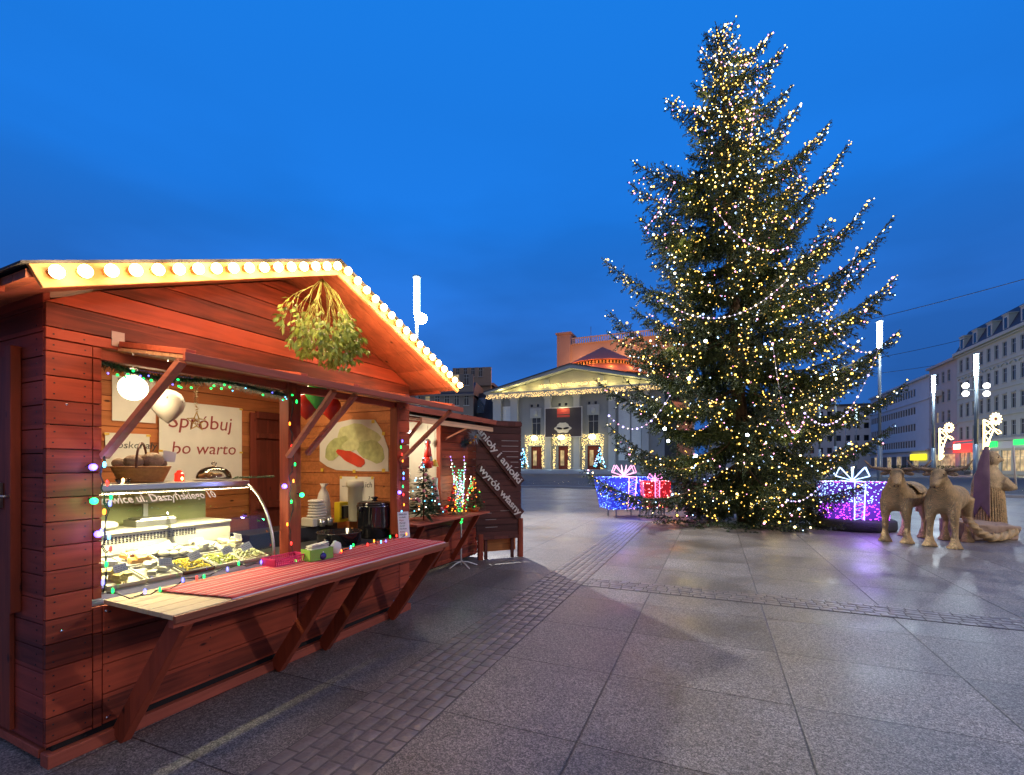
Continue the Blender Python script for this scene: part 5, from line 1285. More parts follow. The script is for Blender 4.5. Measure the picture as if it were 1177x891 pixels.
MB().lathe([(.80, 0), (.83, .05), (.82, .20), (.78, .235), (.1, .238)], seg=40).build('netting', mat('dark_netting', (.035, .035, .04), rough=.9, var=.8, vs=60, bump=1.5), bs)

# ------------------------------------------------------------------ straw oxen, shepherd, trough
def straw(name, col):
    m, t, b = nt(name); Lk = t.links.new
    tc = N(t, 'ShaderNodeTexCoord'); mp = N(t, 'ShaderNodeMapping'); mp.inputs['Scale'].default_value = (36, 36, 13); mp.inputs['Rotation'].default_value = (.4, .3, .2); Lk(tc.outputs['Object'], mp.inputs[0])
    wv = N(t, 'ShaderNodeTexWave'); wv.inputs['Scale'].default_value = 1.; wv.inputs['Distortion'].default_value = 9; wv.inputs['Detail'].default_value = 4; Lk(mp.outputs[0], wv.inputs['Vector'])
    n1 = N(t, 'ShaderNodeTexNoise'); n1.inputs['Scale'].default_value = 7; n1.inputs['Detail'].default_value = 8; Lk(tc.outputs['Object'], n1.inputs['Vector'])
    av = N(t, 'ShaderNodeMath', operation='MULTIPLY_ADD'); Lk(wv.outputs['Fac'], av.inputs[0]); av.inputs[1].default_value = .45; Lk(n1.outputs['Fac'], av.inputs[2])
    cr = N(t, 'ShaderNodeValToRGB'); e = cr.color_ramp.elements; e[0].position = .3; e[0].color = tuple(c * .5 for c in col) + (1,); e[1].position = 1.0; e[1].color = tuple(c * 1.35 for c in col) + (1,)
    Lk(av.outputs[0], cr.inputs['Fac']); Lk(cr.outputs['Color'], b.inputs['Base Color']); b.inputs['Roughness'].default_value = .8
    bp = N(t, 'ShaderNodeBump'); bp.inputs['Strength'].default_value = 1.; bp.inputs['Distance'].default_value = .018; Lk(wv.outputs['Fac'], bp.inputs['Height']); Lk(bp.outputs['Normal'], b.inputs['Normal'])
    return m
STR = straw('straw', (.84, .56, .25)); STR2 = straw('pale_straw', (.86, .62, .32)); DST = straw('horn_bark', (.50, .34, .20))
def fuse(o, vox, sm=6):
    r = o.modifiers.new('remesh', 'REMESH'); r.mode = 'VOXEL'; r.voxel_size = vox; r.use_smooth_shade = True
    s = o.modifiers.new('smooth', 'SMOOTH'); s.factor = .5; s.iterations = sm
    tx = bpy.data.textures.get('straw_rough') or bpy.data.textures.new('straw_rough', 'CLOUDS'); tx.noise_scale = .035; tx.noise_depth = 3
    d = o.modifiers.new('rough', 'DISPLACE'); d.texture = tx; d.strength = .012; d.mid_level = .5; d.texture_coords = 'LOCAL'
def ox(label, loc, rz, hy, sc=1., horn=.50):
    t_ = thing('straw_ox', label, 'straw ox', loc, rz); mb = MB()
    # local x forward, z up; front feet at x=0
    mb.tube([(-1.22, 0, .86), (-1.12, 0, .88), (-.75, 0, .84), (-.35, 0, .84), (-.05, 0, .84), (.08, 0, .82)], [.13, .21, .235, .24, .25, .18], 16)
    mb.sph((-.05, 0, .87), (.19, .25, .29), 16, 12)
    mb.tube([(-.05, 0, .92), (.04, hy * .04, 1.08), (.10, hy * .10, 1.24)], [.225, .165, .118], 14)
    # head, turned
    hd = Vector((math.cos(hy * .6), math.sin(hy * .6), 0)); p0 = Vector((.08, hy * .10, 1.29))
    mb.tube([p0 - hd * .05 + Vector((0, 0, .03)), p0 + hd * .08 + Vector((0, 0, .02)), p0 + hd * .20 + Vector((0, 0, -.08)), p0 + hd * .33 + Vector((0, 0, -.20))], [.095, .118, .088, .062], 14)
    for sy in (-1, 1):
        mb.tube([(-.02, sy * .14, .80), (.02, sy * .16, .58), (.0, sy * .17, .36), (.01, sy * .17, .14)], [.125, .085, .052, .050], 12)
        mb.lathe([(.125, 0), (.13, .012), (.095, .05), (.07, .12), (.06, .17)], (.01, sy * .17, 0), 16)
        mb.tube([(-1.06, sy * .14, .84), (-1.10, sy * .16, .60), (-1.19, sy * .16, .38), (-1.15, sy * .16, .14)], [.15, .095, .050, .048], 12)
        mb.lathe([(.12, 0), (.125, .012), (.09, .05), (.07, .12), (.06, .17)], (-1.15, sy * .16, 0), 16)
    b = mb.build('body', STR, t_); fuse(b, .024)
    sd = Vector((-hd.y, hd.x, 0))
    for sy in (-1, 1):
        q = p0 + Vector((0, 0, .09)) + sd * sy * .07
        hn = MB().tube([q, q + sd * sy * horn * .35 + Vector((0, 0, .02)), q + sd * sy * horn * .70 + Vector((0, 0, .05)) + hd * .06, q + sd * sy * horn * .92 + Vector((0, 0, .19)) + hd * .08], [.042, .034, .024, .009], 8).build('horn', DST, t_)
        er = p0 + sd * sy * .10 + Vector((0, 0, .03))
        MB().sph((0, 0, 0), (.085, .022, .04), 10, 7, Matrix.Translation(er + sd * sy * .07) @ Matrix.Rotation(math.atan2(sd.y * sy, sd.x * sy), 4, 'Z') @ Matrix.Rotation(.25, 4, 'Y')).build('ear', DST, t_)
        MB().sph(tuple(p0 + hd * .15 + sd * sy * .082 + Vector((0, 0, .015))), .016, 8, 6).build('eye', BLACK, t_)
        MB().sph(tuple(p0 + hd * .385 + sd * sy * .028 + Vector((0, 0, -.20))), .013, 6, 5).build('nostril', BLACK, t_)
    MB().tube([(-1.34, 0, .92), (-1.40, 0, .78), (-1.41, 0, .5)], [.03, .022, .03], 7).build('tail', STR, t_)
    wr_ = MB()
    for k in range(5): x = -.02; wr_.tube([(x + .1 - .03 * k + .20 * math.cos(a) * 0 + (.06 - k * .03), .27 * math.cos(a), .86 + k * .03 + .29 * math.sin(a)) for a in [2 * PI * i / 20 for i in range(21)]], .006, 4)
    return t_
f1 = gnd(1083, 629); o2 = ox('front straw ox, paler and turned broadside, nearest the trough', f1, R(-142), -.15, horn=.42)
f2 = gnd(1030, 623); o1 = ox('rear straw ox, darker and in front of the purple gift box', f2, R(-143), .35, horn=.46)
bk_ = thing('straw_saddle_cloth', 'pale straw mat lying over the back of the rear straw ox', 'mat', f2, R(-143))
V = []; F = []
for i in range(9):
    for j in range(13): a = R(-72 + j * 12); V.append((-.95 + i * .075, .30 * math.sin(a), .84 + .305 * math.cos(a)))
for i in range(8):
    for j in range(12): q = i * 13 + j; F.append((q, q + 13, q + 14, q + 1))
o = MB().add(V, F, True).build('mat', STR2, bk_); md = o.modifiers.new('s', 'SOLIDIFY'); md.thickness = .02
# trough
tr_p = gnd(1143, 622); tr_a = R(8)
tr = thing('manger_box', 'low wrapped cardboard-coloured box beside the straw shepherd', 'manger', tr_p + Vector((.10, .35, 0)), tr_a)
o = MB().add([(-.55, -.30, .0), (.45, -.30, 0), (.45, .35, 0), (-.55, .35, 0), (-.60, -.33, .33), (.50, -.34, .27), (.46, .36, .33), (-.55, .38, .37)], [(3, 2, 1, 0), (4, 5, 6, 7), (0, 1, 5, 4), (1, 2, 6, 5), (2, 3, 7, 6), (3, 0, 4, 7)]).build('box', mat('sack_cloth', (.33, .23, .16), rough=.85, var=.3, vs=6, bump=.8, bs=20), tr, bevel=.03)
md = o.modifiers.new('sub', 'SUBSURF'); md.subdivision_type = 'SIMPLE'; md.levels = 4; md.render_levels = 4; md = o.modifiers.new('d', 'DISPLACE'); tx2 = bpy.data.textures.new('sacking', 'CLOUDS'); tx2.noise_scale = .18; md.texture = tx2; md.strength = .07
rp = thing('straw_rope', 'thick twisted straw rope curving from the ox legs round the box', 'rope', tr_p)
pts = [at(1103, 585, 9.35), at(1108, 592, 9.2), at(1115, 602, 9.0), at(1125, 612, 8.95), at(1138, 618, 8.95), at(1152, 617, 9.1), at(1166, 611, 9.3)]
pts = [p - tr_p for p in pts]; fine = []
for i in range(len(pts) - 1):
    for q in range(6): fine.append(pts[i].lerp(pts[i + 1], q / 6))
fine.append(pts[-1]); fine = [Vector((p.x, p.y, max(p.z, .075))) for p in fine]
MB().tube(fine, .068, 12).build('rope', STR2, rp)
mb = MB()
for st in range(3):
    tw3 = []
    for i, p in enumerate(fine):
        d = (fine[min(i + 1, len(fine) - 1)] - fine[max(0, i - 1)]).normalized(); a1 = d.cross(Vector((0, 0, 1))).normalized(); b1 = a1.cross(d); an = i * .55 + st * 2.1; tw3.append(p + (a1 * math.cos(an) + b1 * math.sin(an)) * .06)
    mb.tube(tw3, .026, 7)
mb.build('strand', STR, rp); MB().sph(tuple(pts[0] + Vector((.0, 0, .03))), (.14, .10, .10), 14, 9).build('knot', STR2, rp)
# shepherd
sh_p = Vector((at(1135, 600, 10.0).x, 10.0, 0))
sp_ = thing('straw_shepherd', 'straw figure in a hooded cape holding a thin pale staff', 'straw figure', sh_p, R(25))
mb = MB(); mb.tube([(0, 0, .0), (0, 0, .35), (0, 0, .8), (0, 0, 1.15)], [.29, .27, .245, .21], 20)
b = mb.build('robe', straw('reed_bundle', (.34, .22, .12)), sp_)
mb = MB()
for k in range(40):
    a = 2 * PI * k / 40; mb.tube([(.285 * math.cos(a), .285 * math.sin(a), .02), (.275 * math.cos(a + .02), .275 * math.sin(a + .02), .35), (.25 * math.cos(a), .25 * math.sin(a), .8), (.22 * math.cos(a), .22 * math.sin(a), 1.15)], .017, 6)
mb.build('reeds', MATS.get('reed') or STR, sp_)
mb = MB(); mb.tube([(0, 0, 1.0), (0, -.02, 1.25), (0, -.02, 1.45)], [.26, .23, .12], 18); mb.tube([(.0, -.20, 1.15), (.10, -.30, 1.02), (.26, -.34, 1.0)], [.13, .11, .05], 10); mb.sph((.02, -.05, 1.60), (.135, .15, .17), 16, 12); mb.sph((.06, -.20, 1.58), (.035, .05, .04), 8, 6)
b = mb.build('body', STR2, sp_); fuse(b, .02)
mb = MB(); mb.add([], [])
V = []; F = []
for i in range(13):
    for j in range(15):
        v = i / 12; a = R(150 + j * 4.0); r_ = .31 - .08 * v + .04 * math.sin(v * 3); z = .62 + 1.24 * v
        if v > .65: r_ = .25 - .16 * ((v - .65) / .35) ** 1.5
        V.append((r_ * math.cos(a), r_ * math.sin(a) * .9 - .02, z - .25 * abs(j - 7) / 7 * (1 - v)))
for i in range(12):
    for j in range(14): q = i * 15 + j; F.append((q, q + 1, q + 16, q + 15))
o = MB().add(V, F, True).build('cape', mat('mauve_cloth', (.20, .12, .14), rough=.9, bump=.6, var=.3), sp_, rot=(0, 0, R(0))); md = o.modifiers.new('s', 'SOLIDIFY'); md.thickness = .03
for sx_ in (-.055, .055): MB().sph((sx_ + .03, -.175, 1.63), .014, 8, 6).build('eye', BLACK, sp_)
MB().tube([(.25, -.36, .98), (.24, -.34, 1.30), (.20, -.33, 1.85)], .016, 8).build('staff', mat('pale_stick', (.6, .55, .45), rough=.5), sp_)
# the straw figures are also lit by an added lamp out of view
# ------------------------------------------------------------------ street lamps
LAMPM = mat('lamp_pole', (.20, .25, .28), rough=.4, metal=.4, bump=0); TUBE = glow('lamp_tube', (.62, .90, 1), 14)
def lamp(label, x, Y, power, globes=False, thick=.06, top=7.7, fixt=None):
    X = (x - CX) / FPX * Y; t_ = thing('street_lamp', label, 'street lamp', (X, Y, 0), 0, 'tall tube lamps round the square')
    MB().tube([(0, 0, 0), (0, 0, 2.6)], thick * 1.6, 12).tube([(0, 0, 2.6), (0, 0, top - 1.2)], thick, 12).build('pole', LAMPM, t_)
    MB().tube([(0, 0, top - 1.2), (0, 0, top)], .10, 14).build('light_tube', TUBE, t_); MB().tube([(0, 0, top), (0, 0, top + .06)], .135, 14).build('cap', LAMPM, t_)
    if globes:
        for sx_ in (-1, 1):
            a = MB().bar((0, 0, top - 2.0), (sx_ * .55, 0, top - 2.0), .04, .04).build('arm', LAMPM, t_)
            for dz in (-.14, .14): MB().sph((sx_ * .6, 0, top - 2.0 + dz * 1.6), .16, 12, 8).build('floodlight', glow('flood', (1, .93, .8), 7), t_)
    if power: light('lamp_light', 'POINT', (X, Y - .25, top - .6), power, (.80, .92, 1), .25)
    return t_
lmp = lamp('tube lamp with a bright floodlight rising behind the cheese kiosk roof', 479, 15.75, 300, top=7.65)
fl = MB().sph((.17, -.16, 6.26), (.20, .14, .18), 16, 12).build('floodlight', glow('strong_flood', (.95, 1, 1), 90), lmp); MB().bar((0, 0, 6.26), (.17, -.1, 6.26), .05, .05).build('bracket', LAMPM, lmp)
fp_ = Vector(lmp.location) + Vector((.2, -.4, 6.26)); sl = light('flood_light', 'SPOT', fp_, 7500, (1, .97, .93), .10, spot=120, blend=.7); aim(sl, (3.5, 2.0, 0))
lamp('tube lamp rising above the upper right bough of the spruce', 1011, 20.8, 420)
lamp('tube lamp with four small globes before the right-hand facades', 1122, 27, 800, True, .09)
lamp('tube lamp left of the one with globes, farther off', 1073, 33.5, 800, False, .08)
lamp('tube lamp seen through the spruce, higher one', 960, 30.2, 250); lamp('tube lamp seen through the spruce, lower one', 942, 36.5, 250)
lamp('small far tube lamp right of the spruce trunk', 984, 54, 0); lamp('smallest far tube lamp seen through the spruce', 972, 60, 0)
# added fill lamps out of view, brightening the paving and the straw figures
for (x, y, pw) in ((11, -7, 500), (16.5, 3.2, 3400)):
    t_ = thing('street_lamp', 'added fill lamp outside the picture', 'street lamp', (x, y, 0), 0, 'added fill lamps outside the picture')
    MB().tube([(0, 0, 0), (0, 0, 6.5)], .09, 12).build('pole', LAMPM, t_); MB().tube([(0, 0, 6.5), (0, 0, 7.7)], .13, 14).build('light_tube', TUBE, t_)
    light('lamp_light', 'POINT', (x, y + .3, 7.1), pw, (1, .86, .78), .5)
# flower decorations fixed on two poles
GOLD = glow('gold_rope', (1, .70, .28), 5.5)
for (x, Y, lb) in ((1122, 27, 'lit daisy motif on the pole with four globes'), (1073, 33.5, 'lit daisy motif on the farther pole')):
    X = (x - CX) / FPX * Y; k = Y / FPX
    t_ = thing('flower_light', lb, 'light motif', (X, Y - .2, 0), 0, 'daisy light motifs on poles')
    sc = 1.0 if x == 1122 else 1.0
    def q(px_, py_): 
        # layout of the nearer motif; the farther one is the same piece
        kk = 27 / FPX; return Vector(((px_ - 1122) * kk, 0, EYE - (py_ - HY) * kk))
    fr_ = MB().tube([q(1127, 483), q(1127, 528)], .045, 6).tube([q(1127, 483), q(1134, 486), q(1138, 492)], .035, 6).tube([q(1138, 494), q(1133, 506), q(1129, 524)], .035, 6)
    for a, b in ((486, 494), (494, 500), (500, 508), (508, 516), (516, 524)): fr_.tube([q(1127, a), q(1136 - (a - 486) * .12, b)], .022, 5)
    for a, b in ((490, 486), (502, 494), (514, 504)): fr_.tube([q(1127, a), q(1137 - (a - 486) * .12, b)], .022, 5)
    fr_.tube([q(1138, 493), q(1144, 495), q(1147, 498), q(1143, 499), q(1138, 494)], .03, 5); fr_.build('rope_light', GOLD, t_)
    cn_ = q(1140.5, 482)
    for a in range(12):
        an = a * PI / 6; d = Vector((math.cos(an), 0, math.sin(an)))
        MB().sph((0, 0, 0), (.14, .05, .055), 8, 6, Matrix.Translation(cn_ + d * .24) @ Matrix.Rotation(-an, 4, 'Y')).build('petal', GOLD, t_)
    MB().sph(tuple(cn_), .05, 8, 6).build('flower_heart', DARKDOOR, t_)
    for qq in range(7):
        MB().sph(tuple(q(1128 + 5 * ((qq * 37) % 10) / 10, 514 + qq * 2)), .075, 8, 6).build('blossom', GOLD, t_)
# ------------------------------------------------------------------ facades
def frame(A, U):
    A = Vector(A); U = Vector(U).normalized(); return A, U, math.atan2(U.y, U.x)
def wall_grid(mb, x0, x1, z0, z1, wins, th=.35):
    "solid wall with real openings; wins = list of (x0,x1,z0,z1) laid out in rows"
    rows = {}
    for w in wins: rows.setdefault((w[2], w[3]), []).append(w)
    zc = z0
    for (a, b) in sorted(rows):
        if a > zc: mb.box(x0, x1, 0, th, zc, a)
        xc = x0
        for w in sorted(rows[(a, b)]):
            if w[0] > xc: mb.box(xc, w[0], 0, th, a, b)
            xc = w[1]
        if xc < x1: mb.box(xc, x1, 0, th, a, b)
        zc = b
    if zc < z1: mb.box(x0, x1, 0, th, zc, z1)
    return mb
GLASSD = mat('dark_glazing', (.02, .028, .04), rough=.12, spec=.8, bump=0); GLASSL = mat('lit_glazing', (.5, .4, .2), rough=.4, emit=(1, .66, .28), es=.55, bump=0, var=.5, vs=1.5)
_n = GLASSL.node_tree; _b = _n.nodes['Principled BSDF']; _t = _n.nodes.new('ShaderNodeTexCoord'); _v = _n.nodes.new('ShaderNodeTexNoise'); _v.inputs['Scale'].default_value = 1.3; _v.inputs['Detail'].default_value = 3
_r = _n.nodes.new('ShaderNodeValToRGB'); _r.color_ramp.elements[0].position = .35; _r.color_ramp.elements[0].color = (.10, .05, .02, 1); _r.color_ramp.elements[1].position = .65; _r.color_ramp.elements[1].color = (1, .72, .34, 1)
_n.links.new(_t.outputs['Object'], _v.inputs['Vector']); _n.links.new(_v.outputs['Fac'], _r.inputs['Fac']); _n.links.new(_r.outputs['Color'], _b.inputs['Emission Color'])
FRM = mat('window_frame', (.34, .37, .37), rough=.6, bump=0)
def window(parent, w, lit=False, bars=True, sill=True, hood=False, m=FRM):
    x0, x1, z0, z1 = w; W_, H_ = x1 - x0, z1 - z0
    mb = MB(); f = .07
    mb.box(0, f, .10, .18, 0, H_).box(W_ - f, W_, .10, .18, 0, H_).box(f, W_ - f, .10, .18, 0, f).box(f, W_ - f, .10, .18, H_ - f, H_)
    if bars: mb.box(W_ / 2 - .03, W_ / 2 + .03, .11, .17, f, H_ - f).box(f, W_ / 2 - .03, .115, .165, H_ * .66, H_ * .66 + .06).box(W_ / 2 + .03, W_ - f, .115, .165, H_ * .66, H_ * .66 + .06)
    if hood: mb.box(-.12, W_ + .12, -.14, -.003, H_ + .1, H_ + .22)
    if sill: mb.box(-.08, W_ + .08, -.12, -.003, -.10, -.0)
    o = mb.build('window', m, parent, loc=(x0, 0, z0)); MB().box(.02, W_ - .02, .145, .155, .02, H_ - .02).build('pane', GLASSL if lit else GLASSD, o)
    return o
# right-hand row, along the square's long axis
RA, RU = Vector((70.0, 68.0, 0)), E2
def rpx(x, y): return onplane((RA.x, RA.y), (RU.x, RU.y), x, y)
def rthing(name, label, s, cat='building'):
    # local +x runs towards the camera so that -y faces the square
    return thing(name, label, cat, RA + RU * s, math.atan2(-RU.y, -RU.x))
sA, _ = rpx(1100, 500); sB, _ = rpx(1068, 500); sC, _ = rpx(1043, 500)
# building A from sA down to -22
st_w = mat('stucco_grey_green', (.40, .45, .40), rough=.85, var=.12, vs=.8); st_w2 = mat('stucco_pink_grey', (.38, .36, .34), rough=.85, var=.12, vs=.8); st_w3 = mat('stucco_white', (.50, .54, .54), rough=.85, var=.1, vs=.6)
roofd = mat('slate_mansard', (.035, .04, .055), rough=.6, var=.4, vs=3, bump=.4)
A_ = rthing('apartment_building', 'nearest grey-green block on the right with mansard roof and dormers', sA); LA = sA + 22
wins = []; flo = [5.5, 9.2, 13.0, 16.7]
for k, z in enumerate(flo):
    x = .9
    while x < LA - 1.2: wins.append((x, x + 1.05, z, z + 2.05)); x += 2.15
gw_ = []; x = 1.0
while x < LA - 3.2: gw_.append((x, x + 2.5, .4, 3.4)); x += 3.1
wall_grid(MB(), 0, LA, 0, 19.6, wins + gw_, .5).build('wall', st_w, A_)
MB().box(.2, LA - .2, .9, 12, 0, 19.6).build('core', BLACK, A_)
for w in wins: window(A_, w, hood=w[2] == 9.2, lit=False)
for i, w in enumerate(gw_):
    o = window(A_, w, lit=True, sill=False)
for z, h_, d_ in ((4.75, .35, .35), (8.35, .18, .15), (12.2, .16, .12), (16.0, .16, .12), (19.6, .45, .6), (19.3, .2, .3)): MB().box(-.1, LA, -d_, -.004, z, z + h_).build('cornice', st_w, A_)
mb = MB(); x = .9 + .52
while x < LA - 1: 
    for k in range(8): a0_, a1_ = PI * k / 8, PI * (k + 1) / 8; mb.bar((x + .75 * math.cos(a0_), -.1, 15.0 + .38 * math.sin(a0_) + .35 ), (x + .75 * math.cos(a1_), -.1, 15.0 + .38 * math.sin(a1_) + .35), .14, .16)
    x += 2.15
mb.build('window_hood', st_w, A_)
MB().prism([(-.3, 20.05), (1.5, 23.6), (4.5, 24.4), (12, 24.4), (12, 20.05)], 0, LA, 'x').build('mansard_roof', roofd, A_)
x = 1.2
while x < LA - 2:
    d = MB().box(x, x + 1.5, -.1, 1.6, 20.1, 22.4).box(x - .1, x + 1.6, -.2, 1.7, 22.4, 22.55).build('dormer', st_w, A_); MB().box(x + .4, x + 1.1, -.13, -.11, 20.5, 22.0).build('dormer_pane', GLASSD, d)
    x += 4.3
for (x, hh) in ((6, 25.8), (14, 26), (23, 25.8)): MB().box(x, x + 1, 6, 7.2, 24.3, hh).build('chimney', st_w2, A_)
# shop signs
s1, z1 = rpx(1178, 508); s0, z0 = rpx(1136, 520)
MB().box(sA - 10.6, sA + 8, -.12, -.01, 3.65, 4.7).build('shop_fascia', mat('fascia_grey', (.42, .48, .52), rough=.5, emit=(.45, .55, .65), es=.10), A_)
def sign(label, px0, px1, y0, y1, col, es, extra=None):
    a, _ = rpx(px0, y0); b, _ = rpx(px1, y0); _, zt1 = rpx((px0 + px1) / 2, y0); _, zb1 = rpx((px0 + px1) / 2, y1)
    t_ = rthing('shop_sign', label, a, 'sign'); t_.location = t_.location + Vector((0, 0, zb1)) + Vector((-RU.y, RU.x, 0)) * .30
    MB().box(0, a - b, 0, .12, 0, zt1 - zb1).build('panel', mat('sign_' + label.split()[0] + str(px0), col, rough=.4, emit=col, es=es, bump=0, var=.25, vs=1.), t_)
    if extra: MB().box(*extra, -.03, -.01, (zt1 - zb1) * .3, (zt1 - zb1) * .75).build('lettering', glow('hot_letter', (1, .75, .4), 6), t_)
    return t_
sign('green lit shop sign nearer the daisy pole', 1137, 1148, 507, 514, (.02, .9, .12), 1.6); sign('green lit shop sign at the right edge', 1168, 1185, 502, 511, (.02, .9, .12), 1.6)
sign('red lit shop sign beneath the pink-grey house', 1098, 1119, 507, 520, (.95, .05, .04), 1.4, (0.2, 2.6))
sign('yellow lit sign low behind the straw ox', 1048, 1066, 522, 529, (.9, .75, .02), 1.6)
# building B
B_ = rthing('apartment_building', 'pink-grey house with one lit window beside the grey-green block', sB); LB = sB - sA - .05
wins = []
for k, z in enumerate((5.2, 8.9, 12.5, 16.0)):
    x = .8
    while x < LB - 1.3: wins.append((x, x + 1.1, z, z + 2.0)); x += 2.3
wall_grid(MB(), 0, LB, 0, 19.2, wins, .4).build('wall', st_w2, B_); MB().box(.1, LB - .1, .8, 11, 0, 19.2).build('core', BLACK, B_)
for i, w in enumerate(wins): window(B_, w, lit=(w[2] == 8.9 and i % len(wins) == 5 ))
for z, h_, d_ in ((4.2, .3, .3), (8.0, .16, .14), (19.2, .4, .55)): MB().box(0, LB, -d_, -.004, z, z + h_).build('cornice', st_w2, B_)
MB().prism([(-.4, 19.6), (5, 21.4), (11, 21.4), (11, 19.6)], 0, LB, 'x').build('roof', roofd, B_)
gsh = MB().box(LB - 9.5, LB - .6, -.03, -.01, .3, 3.2); gsh.build('shop_window', GLASSL, B_)
bw = MB().box(3, 5.5, -.9, -.01, 13.8, 14.9).build('bay', st_w3, B_)
# building C
C_ = rthing('office_building', 'long white office block with ribbon windows beyond the pink-grey house', sC + 26); LC = sC + 26 - sB - .05
wins = []
for z, h_ in ((4.8, 1.5), (8.2, 1.5), (11.6, 1.5), (15.2, 1.6)):
    x = .6
    while x < LC - 7.5: wins.append((x, x + 1.25, z, z + h_)); x += 1.5
wall_grid(MB(), 0, LC, 0, 18.2, wins, .4).build('wall', st_w3, C_); MB().box(.1, LC - .1, .8, 11, 0, 18.2).build('core', BLACK, C_)
for w in wins: window(C_, w, bars=False, sill=False)
for z, h_, d_ in ((18.2, .4, .5), (13.9, .2, .2), (4.0, .3, .6)): MB().box(0, LC, -d_, -.004, z, z + h_).build('cornice', st_w3, C_)
x = .6
while x < LC - 7.5: MB().box(x, x + 2.6, -.06, -.02, .4, 3.0).build('shop_window', GLASSL if int(x) % 2 else GLASSD, C_); x += 3.2
# far closing block
D_ = thing('office_building', 'far pale block closing the street behind the spruce', 'building', (62, 150, 0), ANG)
wins = [(1 + i * 2.2, 2.2 + i * 2.2, z, z + 1.6) for z in (4.5, 8, 11.5, 15) for i in range(20)]
wall_grid(MB(), 0, 46, 0, 18, wins, .4).build('wall', st_w3, D_); MB().box(.1, 45.9, .6, 10, 0, 18).build('core', GLASSD, D_)
MB().box(-.3, 46.3, -.4, 10, 18, 18.5).build('roof', roofd, D_)
# hedge of planters in front of the shops
for i in range(9):
    p = RA + RU * (22 - i * 3.4) + Vector((-RU.y, RU.x, 0)) * 6
    t_ = thing('street_planter', 'dark clipped shrub in a grey box before the right-hand shops', 'planter', p, math.atan2(-RU.y, -RU.x), 'row of clipped planters before the shops')
    if i == 0:
        MB().box(-.9, .9, -.35, .35, 0, .45).build('planter_box', mat('planter_grey', (.12, .12, .13), rough=.8), t_, bevel=.02)
        mb = MB()
        for q in range(420):
            x, y, z = random.uniform(-.95, .95), random.uniform(-.45, .45), .45 + .75 * random.random(); a = Vector((random.uniform(-1, 1), random.uniform(-1, 1), random.uniform(-1, 1))).normalized() * .11; b = a.cross(Vector((.3, .5, .8))).normalized() * .06
            mb.add([Vector((x, y, z)) - b, Vector((x, y, z)) + b, Vector((x, y, z)) + a], [(0, 1, 2)])
        mb.build('foliage', FIR, t_)['kind'] = 'stuff'; src = t_
    else:
        for ch in src.children: cc = ch.copy(); COL.objects.link(cc); cc.parent = t_
# ------------------------------------------------------------------ the theatre
TA = Vector((-3.1, 80.0, 0)); TU = E1
th = thing('theatre', 'classical theatre with lit pediment, banner and three glowing doorways', 'theatre', TA, ANG)
def tpx(x, y, off=0.):
    A = TA - E2 * off; return onplane((A.x, A.y), (TU.x, TU.y), x, y)
LT = 27.5
tw = mat('theatre_stone', (.40, .44, .45), rough=.8, var=.1, vs=.5, bump=.2, bs=4); tw2 = mat('theatre_plaster', (.23, .26, .28), rough=.85, var=.12, vs=.6)
EV = 12.4
wins = []
def W_(x0, x1, y0, y1):
    a, _ = tpx(x0, 500); b, _ = tpx(x1, 500); _, t1 = tpx((x0 + x1) / 2, y0); _, b1 = tpx((x0 + x1) / 2, y1); return (a, b, max(.02, b1), t1)
sx0, sx1 = 6.3, 21.0  # portico
tall = [W_(611.5, 621.5, 479, 502), W_(676, 688, 476, 500)]
door = [W_(610, 623, 516, 541), W_(641.5, 653, 514, 541), W_(675, 690, 514, 541)]
zt_ = max(w[3] for w in tall); zb_ = min(w[2] for w in tall); dt_ = max(w[3] for w in door)
tall = [(a, b, zb_, zt_) for a, b, _, _ in tall]; door = [(a, b, .6, 4.3) for a, b, _, _ in door]
sm_ = []
for x in (611, 618, 643, 650.5, 677, 684.5): a, _ = tpx(x - 2, 500); b, _ = tpx(x + 2, 500); sm_.append((a, b, 10.6, 11.2))
wall_grid(MB(), 0, LT, 0, EV, tall + door + sm_, .5).build('wall', tw2, th); MB().box(.1, LT - .1, 1.6, 26, 0, EV).build('core', BLACK, th)
for w in tall + sm_: window(th, w, bars=w in tall, sill=False)
for w in door:
    d = MB().box(w[0] + .02, w[1] - .02, .35, .4, w[2], w[3]).build('door', DARKDOOR, th); MB().box(w[0] + .3, w[0] + .9, .32, .34, 1.2, 3.6).build('door_pane', GLASSL, d)
# pilasters
def pil(x0, x1, d_=.5, z0=.6, z1=EV, m=tw, nm='pilaster'):
    a, _ = tpx(x0, 500); b, _ = tpx(x1, 500); MB().box(a, b, -d_, -.003, z0, z1).box(a - .12, b + .12, -d_ - .1, -.003, z1 - .5, z1 - .02).box(a - .1, b + .1, -d_ - .08, -.003, z0, z0 + .4).build(nm, m, th)
for x0, x1 in ((568, 577), (588, 596), (627, 634), (660, 667), (700, 708), (738, 746)): pil(x0, x1)
for x0, x1 in ((578, 587), (711, 724), (726, 737)):
    a, _ = tpx(x0, 500); b, _ = tpx(x1, 500); MB().box(a, b, -.10, -.003, 2, 11).build('wall_panel', mat('pale_panel', (.62, .68, .68), rough=.7), th)
